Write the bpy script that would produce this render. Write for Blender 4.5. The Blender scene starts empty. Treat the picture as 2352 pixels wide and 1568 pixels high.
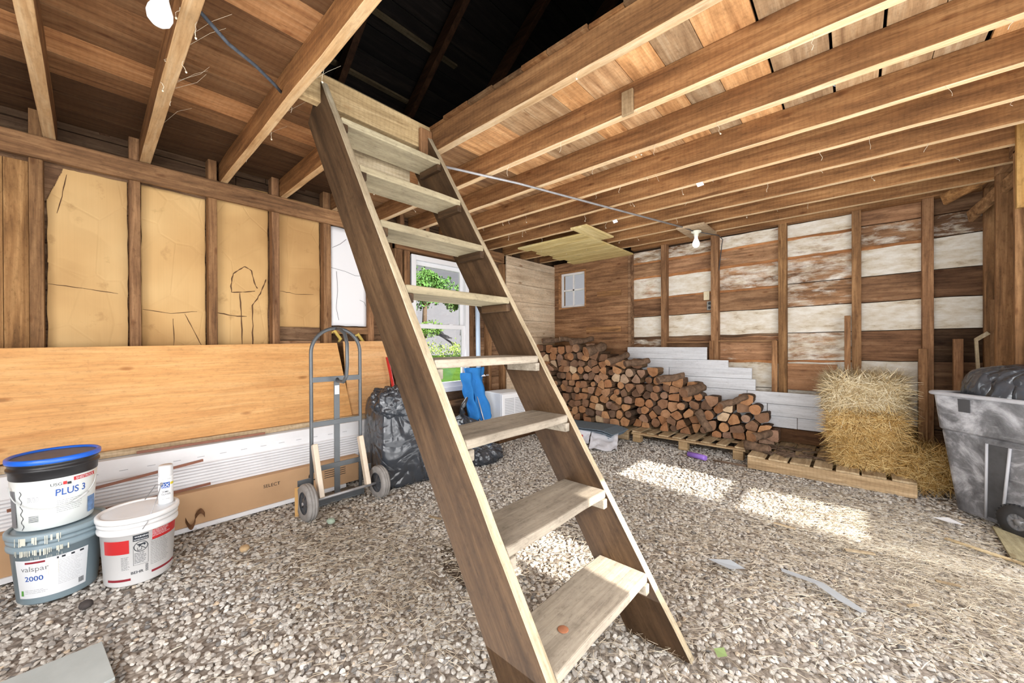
import bpy, math, random
import numpy as np
from mathutils import Vector, Matrix, noise as mnoise
random.seed(7); rng = np.random.default_rng(7)
C = bpy.context.scene.collection
SC = bpy.context.scene
PI = math.pi

# ------------------------------------------------------------------ helpers
def srgb(r, g, b):
    f = lambda c: ((c/255+0.055)/1.055)**2.4 if c/255 > 0.04045 else c/255/12.92
    return (f(r), f(g), f(b), 1.0)

class MB:
    """collects geometry, then links it as one mesh object"""
    def __init__(s):
        s.v = []; s.f = []; s.t = []; s.m = []; s.sm = []
    def add(s, vs, fs, tint=(1, 1, 1, 0), mi=0, smooth=False):
        o = len(s.v); s.v += [tuple(p) for p in vs]
        for q in fs:
            s.f.append(tuple(i+o for i in q)); s.t.append(tint); s.m.append(mi); s.sm.append(smooth)
        return s
    def box(s, x0, x1, y0, y1, z0, z1, tint=(1, 1, 1, 0), mi=0, mat=None):
        vs = [(x, y, z) for x in (x0, x1) for y in (y0, y1) for z in (z0, z1)]
        if mat: vs = [mat @ Vector(p) for p in vs]
        return s.add(vs, [(0, 1, 3, 2), (4, 6, 7, 5), (0, 4, 5, 1), (2, 3, 7, 6), (0, 2, 6, 4), (1, 5, 7, 3)], tint, mi)
    def prism(s, poly, axis, a0, a1, tint=(1, 1, 1, 0), mi=0, capmi=None, smooth=False):
        n = len(poly)
        def mk(p, a):
            return {'X': (a, p[0], p[1]), 'Y': (p[0], a, p[1]), 'Z': (p[0], p[1], a)}[axis]
        vs = [mk(p, a0) for p in poly]+[mk(p, a1) for p in poly]
        fs = [(i, (i+1) % n, n+(i+1) % n, n+i) for i in range(n)]
        s.add(vs, fs, tint, mi, smooth)
        k = len(s.v)-2*n
        cm = mi if capmi is None else capmi
        for q in (tuple(range(k+n-1, k-1, -1)), tuple(range(k+n, k+2*n))):
            s.f.append(q); s.t.append(tint); s.m.append(cm); s.sm.append(False)
        return s
    def tube(s, pts, r, n=10, tint=(1, 1, 1, 0), mi=0, closed=False, cap=True):
        pts = [Vector(p) for p in pts]; N = len(pts); rs = r if isinstance(r, (list, tuple)) else [r]*N
        vs = []; up = None
        for i, p in enumerate(pts):
            if closed: d = pts[(i+1) % N]-pts[i-1]
            else: d = pts[min(i+1, N-1)]-pts[max(i-1, 0)]
            d.normalize()
            if up is None: up = Vector((0, 0, 1)) if abs(d.z) < .9 else Vector((1, 0, 0))
            a = d.cross(up).normalized(); b = a.cross(d).normalized(); up = b
            for k in range(n):
                t = 2*PI*k/n; vs.append(p+(a*math.cos(t)+b*math.sin(t))*rs[i])
        fs = []
        for i in range(N if closed else N-1):
            j = (i+1) % N
            for k in range(n):
                fs.append((i*n+k, i*n+(k+1) % n, j*n+(k+1) % n, j*n+k))
        s.add(vs, fs, tint, mi, True)
        if cap and not closed:
            o = len(s.v)-N*n
            for q in (tuple(o+k for k in range(n))[::-1], tuple(o+(N-1)*n+k for k in range(n))):
                s.f.append(q); s.t.append(tint); s.m.append(mi); s.sm.append(False)
        return s
    def lathe(s, prof, n=48, c=(0, 0, 0), tint=(1, 1, 1, 0), mi=0, axis='Z', smooth=True, capends=True):
        vs = []
        for r, z in prof:
            for k in range(n):
                t = 2*PI*k/n; x, y = r*math.cos(t), r*math.sin(t)
                p = {'Z': (x, y, z), 'Y': (x, z, y), 'X': (z, x, y)}[axis]
                vs.append((p[0]+c[0], p[1]+c[1], p[2]+c[2]))
        fs = [(i*n+k, i*n+(k+1) % n, (i+1)*n+(k+1) % n, (i+1)*n+k) for i in range(len(prof)-1) for k in range(n)]
        s.add(vs, fs, tint, mi, smooth)
        if capends:
            o = len(s.v)-len(prof)*n
            for q in (tuple(o+k for k in range(n))[::-1], tuple(o+(len(prof)-1)*n+k for k in range(n))):
                s.f.append(q); s.t.append(tint); s.m.append(mi); s.sm.append(False)
        return s
    def build(s, name, mat, parent=None, bevel=0, origin=None, fix=True):
        me = bpy.data.meshes.new(name)
        v = s.v
        if origin is not None:
            v = [(p[0]-origin[0], p[1]-origin[1], p[2]-origin[2]) for p in v]
        me.from_pydata(v, [], s.f)
        for m in (mat if isinstance(mat, (list, tuple)) else [mat]): me.materials.append(m)
        me.polygons.foreach_set('material_index', s.m)
        me.polygons.foreach_set('use_smooth', s.sm)
        ca = me.color_attributes.new('tint', 'FLOAT_COLOR', 'CORNER')
        arr = np.repeat(np.array(s.t, dtype=np.float32), [len(q) for q in s.f], axis=0)
        ca.data.foreach_set('color', arr.ravel())
        me.update()
        if fix:
            import bmesh
            bm = bmesh.new(); bm.from_mesh(me)
            bmesh.ops.recalc_face_normals(bm, faces=bm.faces); bm.to_mesh(me); bm.free()
        o = bpy.data.objects.new(name, me); C.objects.link(o)
        if origin is not None: o.location = origin
        if parent is not None: o.parent = parent
        if bevel:
            b = o.modifiers.new('bevel', 'BEVEL'); b.width = bevel; b.segments = 2; b.limit_method = 'ANGLE'; b.angle_limit = .6
        return o

def tag(o, label, cat, group=None, kind=None):
    o['label'] = label; o['category'] = cat
    if group: o['group'] = group
    if kind: o['kind'] = kind
    return o
def struct(o): o['kind'] = 'structure'; return o
def empty(name, loc=(0, 0, 0), rz=0):
    o = bpy.data.objects.new(name, None); C.objects.link(o); o.location = loc; o.rotation_euler = (0, 0, rz)
    o.empty_display_size = .1
    return o
def copy_tree(o, parent=None):
    c = o.copy(); C.objects.link(c)
    if parent: c.parent = parent
    for ch in list(o.children): copy_tree(ch, c)
    return c
def stretch(p, q, w, h):
    """matrix placing a unit bar (x 0..1) from p to q"""
    p, q = Vector(p), Vector(q); d = q-p; L = d.length; d.normalize()
    u = Vector((0, 0, 1)) if abs(d.z) < .95 else Vector((0, 1, 0))
    b = u.cross(d).normalized(); u = d.cross(b)
    return Matrix(((d.x, b.x, u.x, p.x), (d.y, b.y, u.y, p.y), (d.z, b.z, u.z, p.z), (0, 0, 0, 1))), L
def bar(mb, p, q, w, h, **k):
    m, L = stretch(p, q, w, h); return mb.box(0, L, -w/2, w/2, -h/2, h/2, mat=m, **k)

# ------------------------------------------------------------------ materials
def newmat(name):
    m = bpy.data.materials.new(name); m.use_nodes = True
    nt = m.node_tree; b = nt.nodes['Principled BSDF']
    return m, nt, nt.nodes, nt.links, b
def ramp(N, stops):
    r = N.new('ShaderNodeValToRGB'); e = r.color_ramp.elements
    while len(e) < len(stops): e.new(.5)
    for i, (p, c) in enumerate(stops):
        e[i].position = p; e[i].color = c if len(c) == 4 else (*c, 1)
    return r
def mix(N, L, mode, fac, a, b):
    m = N.new('ShaderNodeMix'); m.data_type = 'RGBA'; m.blend_type = mode
    for s, v in ((m.inputs[0], fac), (m.inputs[6], a), (m.inputs[7], b)):
        if isinstance(v, (int, float)): s.default_value = v
        elif isinstance(v, tuple): s.default_value = v
        else: L.new(v, s)
    return m.outputs[2]
def math_(N, L, op, a, b=None, clamp=False):
    m = N.new('ShaderNodeMath'); m.operation = op; m.use_clamp = clamp
    for s, v in zip(m.inputs, (a, b)):
        if v is None: continue
        if isinstance(v, (int, float)): s.default_value = v
        else: L.new(v, s)
    return m.outputs[0]
def coords(N, L, rnd=True):
    tc = N.new('ShaderNodeTexCoord')
    if not rnd: return tc.outputs['Object']
    oi = N.new('ShaderNodeObjectInfo')
    vm = N.new('ShaderNodeVectorMath'); vm.operation = 'SCALE'; vm.inputs[0].default_value = (13.1, 7.7, 5.3); L.new(oi.outputs['Random'], vm.inputs['Scale'])
    va = N.new('ShaderNodeVectorMath'); va.operation = 'ADD'; L.new(tc.outputs['Object'], va.inputs[0]); L.new(vm.outputs[0], va.inputs[1])
    return va.outputs[0]
def mapping(N, L, vec, sc, rot=(0, 0, 0)):
    m = N.new('ShaderNodeMapping'); m.inputs['Scale'].default_value = sc; m.inputs['Rotation'].default_value = rot; L.new(vec, m.inputs['Vector']); return m.outputs[0]
def noise(N, L, vec, scale=1, detail=4, rough=.55, dist=0):
    n = N.new('ShaderNodeTexNoise'); n.inputs['Scale'].default_value = scale; n.inputs['Detail'].default_value = detail
    n.inputs['Roughness'].default_value = rough; n.inputs['Distortion'].default_value = dist; L.new(vec, n.inputs['Vector']); return n.outputs['Fac']
def ax3(axis, a, b):
    return {'X': (a, b, b), 'Y': (b, a, b), 'Z': (b, b, a)}[axis]

def wood(name, dark, mid, light, axis='X', g=1.0, rough=.8, saw=0., blotch=.5, bump=.35, knots=.5, tint=False, rings=1.0):
    m, nt, N, L, B = newmat(name)
    co = coords(N, L)
    n1 = noise(N, L, mapping(N, L, co, ax3(axis, 1.1*g, 15*g)), 1.5, 5, .62, .55*rings)
    r1 = ramp(N, [(.27, dark), (.5, mid), (.72, light)]); L.new(n1, r1.inputs[0]); col = r1.outputs[0]
    n2 = noise(N, L, mapping(N, L, co, ax3(axis, 5*g, 120*g)), 1.0, 3, .6, .3)
    r2 = ramp(N, [(.3, (.72, .7, .68, 1)), (.6, (1.05, 1.05, 1.05, 1))]); L.new(n2, r2.inputs[0])
    col = mix(N, L, 'MULTIPLY', .5, col, r2.outputs[0])
    nb = noise(N, L, mapping(N, L, co, ax3(axis, .7, 1.6)), 1.7, 3, .5, .4)
    rb = ramp(N, [(.35, (.38, .34, .31, 1)), (.62, (1.08, 1.06, 1.04, 1))]); L.new(nb, rb.inputs[0])
    col = mix(N, L, 'MULTIPLY', blotch, col, rb.outputs[0])
    if knots:
        vo = N.new('ShaderNodeTexVoronoi'); vo.inputs['Scale'].default_value = 1.0; vo.inputs['Randomness'].default_value = 1
        L.new(mapping(N, L, co, ax3(axis, 3.2*g, 8.5*g)), vo.inputs['Vector'])
        rk = ramp(N, [(.04, (.2, .11, .06, 1)), (.075, (.45, .28, .16, 1)), (.14, (1, 1, 1, 1))]); L.new(vo.outputs['Distance'], rk.inputs[0])
        col = mix(N, L, 'MULTIPLY', knots, col, rk.outputs[0])
    nm_ = noise(N, L, mapping(N, L, co, ax3(axis, 2.2, 4.5)), 2.6, 6, .76, .2)
    rm = ramp(N, [(.30, (.42, .38, .35, 1)), (.47, (.92, .91, .9, 1)), (.7, (1.16, 1.14, 1.1, 1))]); L.new(nm_, rm.inputs[0])
    col = mix(N, L, 'MULTIPLY', .08+.85*blotch, col, rm.outputs[0])
    sp_ = noise(N, L, mapping(N, L, co, ax3(axis, 26, 55)), 1.0, 3, .75)
    rsp = ramp(N, [(.30, (.5, .46, .43, 1)), (.44, (.97, .97, .97, 1)), (.68, (1.16, 1.15, 1.13, 1))]); L.new(sp_, rsp.inputs[0])
    col = mix(N, L, 'MULTIPLY', .25+.6*blotch, col, rsp.outputs[0])
    if saw:
        w = N.new('ShaderNodeTexWave'); w.bands_direction = axis if axis in 'XYZ' else 'X'; w.inputs['Scale'].default_value = 11; w.inputs['Distortion'].default_value = 5
        w.inputs['Detail'].default_value = 3; w.inputs['Detail Scale'].default_value = .8; L.new(co, w.inputs['Vector'])
        rs = ramp(N, [(.12, (.66, .63, .6, 1)), (.4, (1.03, 1.03, 1.03, 1))]); L.new(w.outputs['Fac'], rs.inputs[0])
        col = mix(N, L, 'MULTIPLY', saw, col, rs.outputs[0])
    fine = n2
    if tint:
        at = N.new('ShaderNodeAttribute'); at.attribute_name = 'tint'
        col = mix(N, L, 'MULTIPLY', 1.0, col, at.outputs['Color'])
        # flaky cream whitewash, its amount stored in the attribute's alpha
        pn = noise(N, L, mapping(N, L, co, ax3(axis, 1.6, 5.5)), 2.4, 6, .7, .25)
        pf = math_(N, L, 'SUBTRACT', math_(N, L, 'MULTIPLY', at.outputs['Alpha'], 1.15), pn)
        pf = math_(N, L, 'MULTIPLY', pf, 5.0, True)
        pa = noise(N, L, mapping(N, L, co, ax3(axis, 3, 9)), 1.6, 5, .72)
        rp = ramp(N, [(.27, srgb(150, 122, 92)), (.40, srgb(214, 200, 176)), (.62, srgb(240, 234, 222))]); L.new(pa, rp.inputs[0])
        col = mix(N, L, 'MIX', pf, col, rp.outputs[0])
    oi = N.new('ShaderNodeObjectInfo'); col = mix(N, L, 'MULTIPLY', 1.0, col, oi.outputs['Color'])
    L.new(col, B.inputs['Base Color']); B.inputs['Roughness'].default_value = rough
    B.inputs['Specular IOR Level'].default_value = .2
    if bump:
        bp = N.new('ShaderNodeBump'); bp.inputs['Strength'].default_value = bump; bp.inputs['Distance'].default_value = .004
        L.new(fine, bp.inputs['Height']); L.new(bp.outputs[0], B.inputs['Normal'])
    return m

def plain(name, col, rough=.5, metal=0., spec=.5, var=0., vscale=6, dirt=None, bump=0, bscale=30):
    m, nt, N, L, B = newmat(name)
    co = coords(N, L); c = None
    if var or dirt:
        n = noise(N, L, co, vscale, 6, .65)
        a = tuple(x*(1-var) for x in col[:3])+(1,)
        if dirt: a = dirt
        r = ramp(N, [(.32, a), (.62, col)]); L.new(n, r.inputs[0]); c = r.outputs[0]
    oi = N.new('ShaderNodeObjectInfo')
    c = mix(N, L, 'MULTIPLY', 1.0, c if c is not None else col, oi.outputs['Color'])
    L.new(c, B.inputs['Base Color'])
    B.inputs['Roughness'].default_value = rough; B.inputs['Metallic'].default_value = metal; B.inputs['Specular IOR Level'].default_value = spec
    if bump:
        bp = N.new('ShaderNodeBump'); bp.inputs['Strength'].default_value = bump; bp.inputs['Distance'].default_value = .003
        L.new(noise(N, L, co, bscale, 4, .6), bp.inputs['Height']); L.new(bp.outputs[0], B.inputs['Normal'])
    return m

M = {}
WD = (srgb(84, 52, 30), srgb(140, 92, 55), srgb(178, 124, 78))
for a in 'XYZ':
    M['joist'+a] = wood('aged_joist_wood_'+a, srgb(108, 74, 46), srgb(152, 108, 68), srgb(188, 142, 96), a, 1, .8, .2, .45, .4, .6)
    M['stud'+a] = wood('stud_wood_'+a, srgb(98, 72, 50), srgb(148, 110, 76), srgb(188, 146, 104), a, 1.2, .8, 0, .4, .35, .5)
    M['board'+a] = wood('sheathing_board_'+a, srgb(96, 72, 54), srgb(154, 118, 88), srgb(196, 158, 122), a, 1, .85, 0, .5, .5, .6, True)
    M['lined'+a] = wood('glow_pinkish_board_'+a, srgb(196, 168, 138), srgb(226, 202, 172), srgb(240, 222, 196), a, .8, .6, 0, .35, .2, .7)  # pinkish boards made paler: glow near the window put into the colour
    M['pale'+a] = wood('pale_weathered_wood_'+a, srgb(140, 120, 92), srgb(186, 168, 136), srgb(218, 203, 174), a, 1, .85, .2, .3, .35, .4)
M['joistedge'] = wood('joist_underside_lit', srgb(190, 150, 105), srgb(226, 192, 148), srgb(246, 222, 186), 'X', 1.2, .8, 0, .15, .2, .25)  # undersides paler than the sides: bounce off the floor put into the colour
M['loft'] = wood('loft_floor_board', srgb(150, 108, 72), srgb(200, 154, 108), srgb(230, 190, 144), 'Y', 1, .8, .15, .35, .3, .6, True)
M['roof'] = wood('shade_toned_roof_board', srgb(15, 13, 12), srgb(26, 22, 20), srgb(42, 36, 32), 'Y', 1, .9, 0, .5, .3, .4, True)  # near-black tone carries the shade of the unlit loft
M['stringer'] = wood('dark_brown_stringer_wood', srgb(50, 37, 25), srgb(74, 55, 37), srgb(94, 72, 50), 'X', .8, .6, 0, .5, .2, .35)
M['tread'] = wood('worn_tread_wood', srgb(134, 126, 112), srgb(160, 151, 136), srgb(178, 170, 154), 'Y', .9, .8, 0, .45, .25, .15)
M['ply'] = wood('plywood', srgb(206, 152, 98), srgb(222, 172, 116), srgb(232, 188, 136), 'Y', .9, .6, 0, .12, .06, .6)
M['log'] = wood('split_log_side', srgb(66, 52, 42), srgb(108, 84, 64), srgb(150, 122, 94), 'Y', 1.6, .9, 0, .4, .6, 0)
M['bark'] = plain('log_bark', srgb(112, 92, 76), .95, 0, .2, .6, 22, None, .8, 45)
M['white'] = plain('white_vinyl', srgb(238, 238, 240), .35, 0, .5)
M['steel'] = plain('dark_grey_painted_steel', srgb(92, 96, 99), .38, .35, .5, .15)
M['galv'] = plain('galvanised_conduit', srgb(176, 176, 178), .45, .5, .5, .25, 20)
M['black'] = plain('black_plastic', srgb(34, 34, 36), .4, 0, .5)
M['rope'] = plain('wire', srgb(60, 62, 66), .6)

def m_card():
    m, nt, N, L, B = newmat('cardboard')
    co = coords(N, L)
    n = noise(N, L, mapping(N, L, co, (1, 1, 1)), 1.3, 3, .5)
    r = ramp(N, [(.35, srgb(186, 146, 94)), (.5, srgb(208, 168, 112)), (.68, srgb(220, 184, 128))]); L.new(n, r.inputs[0])
    f = noise(N, L, mapping(N, L, co, (1, 90, 1.5)), 1.5, 3, .5)
    rf = ramp(N, [(.3, (.86, .85, .84, 1)), (.6, (1.03, 1.03, 1.03, 1))]); L.new(f, rf.inputs[0])
    col = mix(N, L, 'MULTIPLY', .18, r.outputs[0], rf.outputs[0])
    s = noise(N, L, co, 7, 5, .65); rs = ramp(N, [(.26, (.5, .42, .34, 1)), (.4, (1, 1, 1, 1))]); L.new(s, rs.inputs[0])
    col = mix(N, L, 'MULTIPLY', .5, col, rs.outputs[0])
    oi = N.new('ShaderNodeObjectInfo'); col = mix(N, L, 'MULTIPLY', 1., col, oi.outputs['Color'])
    L.new(col, B.inputs['Base Color']); B.inputs['Roughness'].default_value = .8; B.inputs['Specular IOR Level'].default_value = .25
    v = N.new('ShaderNodeTexVoronoi'); v.feature = 'DISTANCE_TO_EDGE'; v.inputs['Scale'].default_value = 3.2; L.new(mapping(N, L, co, (1, 1.3, .8)), v.inputs['Vector'])
    rv = ramp(N, [(0, (0, 0, 0, 1)), (.03, (1, 1, 1, 1))]); L.new(v.outputs['Distance'], rv.inputs[0])
    bp = N.new('ShaderNodeBump'); bp.inputs['Strength'].default_value = .35; bp.inputs['Distance'].default_value = .006; L.new(rv.outputs[0], bp.inputs['Height'])
    b2 = N.new('ShaderNodeBump'); b2.inputs['Strength'].default_value = .25; b2.inputs['Distance'].default_value = .02; L.new(noise(N, L, co, 4, 3, .5), b2.inputs['Height']); L.new(bp.outputs[0], b2.inputs['Normal'])
    L.new(b2.outputs[0], B.inputs['Normal'])
    return m
M['card'] = m_card()

def m_plasticbag():
    m, nt, N, L, B = newmat('black_bag_film')
    co = coords(N, L)
    B.inputs['Base Color'].default_value = srgb(52, 56, 62); B.inputs['Roughness'].default_value = .24; B.inputs['Specular IOR Level'].default_value = .8
    n = noise(N, L, mapping(N, L, co, (2, 2, 1.0)), 1.6, 2, .45, 1.2)
    a = math_(N, L, 'ABSOLUTE', math_(N, L, 'SUBTRACT', n, .5))
    n2 = noise(N, L, mapping(N, L, co, (2, 2, 3.4)), 1.7, 2, .4, .8)
    a2 = math_(N, L, 'ABSOLUTE', math_(N, L, 'SUBTRACT', n2, .5))
    h = math_(N, L, 'ADD', a, math_(N, L, 'MULTIPLY', a2, .45))
    bp = N.new('ShaderNodeBump'); bp.inputs['Strength'].default_value = 1; bp.inputs['Distance'].default_value = .11; L.new(h, bp.inputs['Height'])
    L.new(bp.outputs[0], B.inputs['Normal'])
    return m
M['bag'] = m_plasticbag()

def m_gravel():
    m, nt, N, L, B = newmat('gravel_ground')
    co = coords(N, L, False)
    v = N.new('ShaderNodeTexVoronoi'); v.inputs['Scale'].default_value = 42; L.new(co, v.inputs['Vector'])
    hs = N.new('ShaderNodeSeparateColor'); L.new(v.outputs['Color'], hs.inputs[0])
    r = ramp(N, [(0, srgb(128, 119, 110)), (.5, srgb(168, 158, 147)), (1, srgb(198, 190, 180))]); L.new(hs.outputs[0], r.inputs[0])
    rd = ramp(N, [(.25, (1, 1, 1, 1)), (.65, (.5, .47, .44, 1))]); L.new(v.outputs['Distance'], rd.inputs[0])
    col = mix(N, L, 'MULTIPLY', .8, r.outputs[0], rd.outputs[0])
    n = noise(N, L, co, .9, 4, .6); rn = ramp(N, [(.35, (.62, .55, .48, 1)), (.6, (1, 1, 1, 1))]); L.new(n, rn.inputs[0])
    col = mix(N, L, 'MULTIPLY', .7, col, rn.outputs[0])
    L.new(col, B.inputs['Base Color']); B.inputs['Roughness'].default_value = .9
    bp = N.new('ShaderNodeBump'); bp.inputs['Strength'].default_value = .8; bp.inputs['Distance'].default_value = .01; bp.invert = True
    L.new(v.outputs['Distance'], bp.inputs['Height']); L.new(bp.outputs[0], B.inputs['Normal'])
    return m
M['gravel'] = m_gravel()
def m_stone():
    m, nt, N, L, B = newmat('gravel_stone')
    oi = N.new('ShaderNodeObjectInfo')
    r = ramp(N, [(0, srgb(108, 107, 106)), (.12, srgb(160, 155, 149)), (.45, srgb(188, 182, 174)), (.78, srgb(202, 198, 190)), (.96, srgb(226, 223, 217)), (1, srgb(204, 184, 158))]); L.new(oi.outputs['Random'], r.inputs[0])
    tc = N.new('ShaderNodeTexCoord'); n = noise(N, L, tc.outputs['Object'], 60, 3, .6)
    rn = ramp(N, [(.3, (.78, .76, .74, 1)), (.6, (1.05, 1.05, 1.05, 1))]); L.new(n, rn.inputs[0])
    col = mix(N, L, 'MULTIPLY', .8, r.outputs[0], rn.outputs[0])
    geo = N.new('ShaderNodeNewGeometry')
    n2 = noise(N, L, geo.outputs['Position'], .8, 3, .55); r2 = ramp(N, [(.36, (.86, .78, .70, 1)), (.58, (1, 1, 1, 1))]); L.new(n2, r2.inputs[0])
    col = mix(N, L, 'MULTIPLY', .5, col, r2.outputs[0])
    L.new(col, B.inputs['Base Color']); B.inputs['Roughness'].default_value = .85; B.inputs['Specular IOR Level'].default_value = .25
    return m
M['stone'] = m_stone()
def m_straw(name, a, b, c):
    m, nt, N, L, B = newmat(name)
    at = N.new('ShaderNodeAttribute'); at.attribute_name = 'tint'
    hs = N.new('ShaderNodeSeparateColor'); L.new(at.outputs['Color'], hs.inputs[0])
    r = ramp(N, [(0, a), (.5, b), (1, c)]); L.new(hs.outputs[0], r.inputs[0])
    L.new(r.outputs[0], B.inputs['Base Color']); B.inputs['Roughness'].default_value = .6; B.inputs['Specular IOR Level'].default_value = .3
    return m
M['straw'] = m_straw('floor_straw', srgb(90, 78, 66), srgb(168, 152, 130), srgb(214, 202, 180))
M['haypale'] = m_straw('pale_hay', srgb(128, 100, 58), srgb(204, 178, 128), srgb(244, 232, 200))
M['haygold'] = m_straw('golden_hay', srgb(104, 70, 28), srgb(190, 146, 76), srgb(236, 208, 146))
def m_logend():
    m, nt, N, L, B = newmat('log_cut_end')
    tc = N.new('ShaderNodeTexCoord'); oi = N.new('ShaderNodeObjectInfo')
    r = ramp(N, [(0, srgb(104, 84, 70)), (.2, srgb(138, 104, 80)), (.45, srgb(166, 118, 82)), (.7, srgb(184, 138, 98)), (.88, srgb(150, 120, 102)), (1, srgb(214, 188, 154))]); L.new(oi.outputs['Random'], r.inputs[0])
    w = N.new('ShaderNodeTexWave'); w.wave_type = 'RINGS'; w.rings_direction = 'Y'; w.inputs['Scale'].default_value = 22; w.inputs['Distortion'].default_value = 2.5; w.inputs['Detail'].default_value = 2
    L.new(tc.outputs['Object'], w.inputs['Vector'])
    rw = ramp(N, [(.2, (.74, .7, .66, 1)), (.7, (1.1, 1.08, 1.06, 1))]); L.new(w.outputs['Fac'], rw.inputs[0])
    col = mix(N, L, 'MULTIPLY', .6, r.outputs[0], rw.outputs[0])
    n = noise(N, L, coords(N, L), 14, 5, .65); rn = ramp(N, [(.3, (.5, .42, .36, 1)), (.58, (1.08, 1.06, 1.04, 1))]); L.new(n, rn.inputs[0])
    col = mix(N, L, 'MULTIPLY', .7, col, rn.outputs[0])
    L.new(col, B.inputs['Base Color']); B.inputs['Roughness'].default_value = .9; B.inputs['Specular IOR Level'].default_value = .15
    return m
M['logend'] = m_logend()
def m_glass():
    m, nt, N, L, B = newmat('window_glass')
    for n in list(N):
        if n.type == 'BSDF_PRINCIPLED': N.remove(n)
    out = [n for n in N if n.type == 'OUTPUT_MATERIAL'][0]
    t = N.new('ShaderNodeBsdfTransparent'); t.inputs[0].default_value = (.96, .97, .97, 1)
    g = N.new('ShaderNodeBsdfGlossy'); g.inputs['Roughness'].default_value = .02
    ms = N.new('ShaderNodeMixShader'); ms.inputs[0].default_value = .05
    L.new(t.outputs[0], ms.inputs[1]); L.new(g.outputs[0], ms.inputs[2]); L.new(ms.outputs[0], out.inputs['Surface'])
    return m
M['glass'] = m_glass()
def m_bin():
    m, nt, N, L, B = newmat('scuffed_grey_plastic')
    co = coords(N, L)
    n = noise(N, L, co, 3.2, 8, .68, .6); r = ramp(N, [(.34, srgb(48, 48, 51)), (.5, srgb(104, 104, 107)), (.64, srgb(176, 176, 180))]); L.new(n, r.inputs[0])
    n2 = noise(N, L, mapping(N, L, co, (2, 2, 14)), 3, 6, .7); r2 = ramp(N, [(.58, (0, 0, 0, 1)), (.72, (1, 1, 1, 1))]); L.new(n2, r2.inputs[0])
    col = mix(N, L, 'MIX', math_(N, L, 'MULTIPLY', r2.outputs[0], .3), r.outputs[0], srgb(190, 190, 192))
    L.new(col, B.inputs['Base Color']); B.inputs['Roughness'].default_value = .42
    return m
M['bin'] = m_bin()

# ------------------------------------------------------------------ lettering (made first, while the scene is small)
def text_geo(s, size, bold=0.0):
    cu = bpy.data.curves.new('t', 'FONT'); cu.body = s; cu.size = size; cu.offset = bold; cu.align_x = 'LEFT'; cu.resolution_u = 3
    o = bpy.data.objects.new('t', cu); C.objects.link(o)
    dg = bpy.context.evaluated_depsgraph_get(); me = bpy.data.meshes.new_from_object(o.evaluated_get(dg))
    v = [tuple(p.co) for p in me.vertices]; f = [tuple(p.vertices) for p in me.polygons]
    bpy.data.objects.remove(o); bpy.data.curves.remove(cu); bpy.data.meshes.remove(me)
    xs = [p[0] for p in v]; x0, x1 = min(xs), max(xs)
    return [(p[0]-(x0+x1)/2, p[1], 0) for p in v], f, x1-x0
TG = {}
for s in ['USG', 'SHEETROCK', 'PLUS 3', 'valspar', '2000', 'WARNING', 'ADVERTENCIA', 'BEHR', '2X', 'SEMI-', 'GLOSS', 'PAINT+PRIMER', 'OZA', 'SELECT', 'C E', 'Joint Compound']:
    TG[s] = text_geo(s, 1.0, .012 if s in ('PLUS 3', '2000', 'WARNING', 'ADVERTENCIA', '2X', 'SEMI-', 'GLOSS', 'BEHR') else 0)

# ------------------------------------------------------------------ camera
th, pit, rol, H = .7336, -.0031, -.0045, 1.25
F_ = Vector((-math.sin(th)*math.cos(pit), math.cos(th)*math.cos(pit), math.sin(pit)))
R_ = Vector((math.cos(th), math.sin(th), 0)); U_ = R_.cross(F_)
R2 = R_*math.cos(rol)+U_*math.sin(rol); U2 = -R_*math.sin(rol)+U_*math.cos(rol)
cd = bpy.data.cameras.new('camera'); cam = bpy.data.objects.new('camera', cd); C.objects.link(cam)
cd.sensor_width = 36; cd.sensor_fit = 'HORIZONTAL'; cd.lens = 873.066/2352*36; cd.shift_y = 8.77/2352; cd.clip_start = .02; cd.clip_end = 300
cam.matrix_world = Matrix(((R2.x, U2.x, -F_.x, 0), (R2.y, U2.y, -F_.y, 0), (R2.z, U2.z, -F_.z, H), (0, 0, 0, 1)))
SC.camera = cam

# ------------------------------------------------------------------ main dimensions (metres)
XL = -3.84      # face of the left wall's studs
YB = 5.36       # face of the back wall's studs
XR = .86        # face of the right wall's studs
ZJ = 2.58       # underside of the loft joists
ZF = 2.745      # underside of the loft floor boards
w = lambda: (lambda k: (k, k*random.uniform(.94, 1.0), k*random.uniform(.88, 1.0)))(random.uniform(.78, 1.1))

# ------------------------------------------------------------------ floor
mb = MB(); nx, ny = 60, 80
vs = []
for i in range(nx+1):
    for j in range(ny+1):
        x = -4.0+5.3*i/nx; y = -2.0+7.5*j/ny
        vs.append((x, y, -.012+.016*mnoise.noise(Vector((x*1.7, y*1.7, 0)))))
mb.add(vs, [(i*(ny+1)+j, (i+1)*(ny+1)+j, (i+1)*(ny+1)+j+1, i*(ny+1)+j+1) for i in range(nx) for j in range(ny)], smooth=True)
struct(mb.build('floor', M['gravel'], fix=False))

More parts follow.
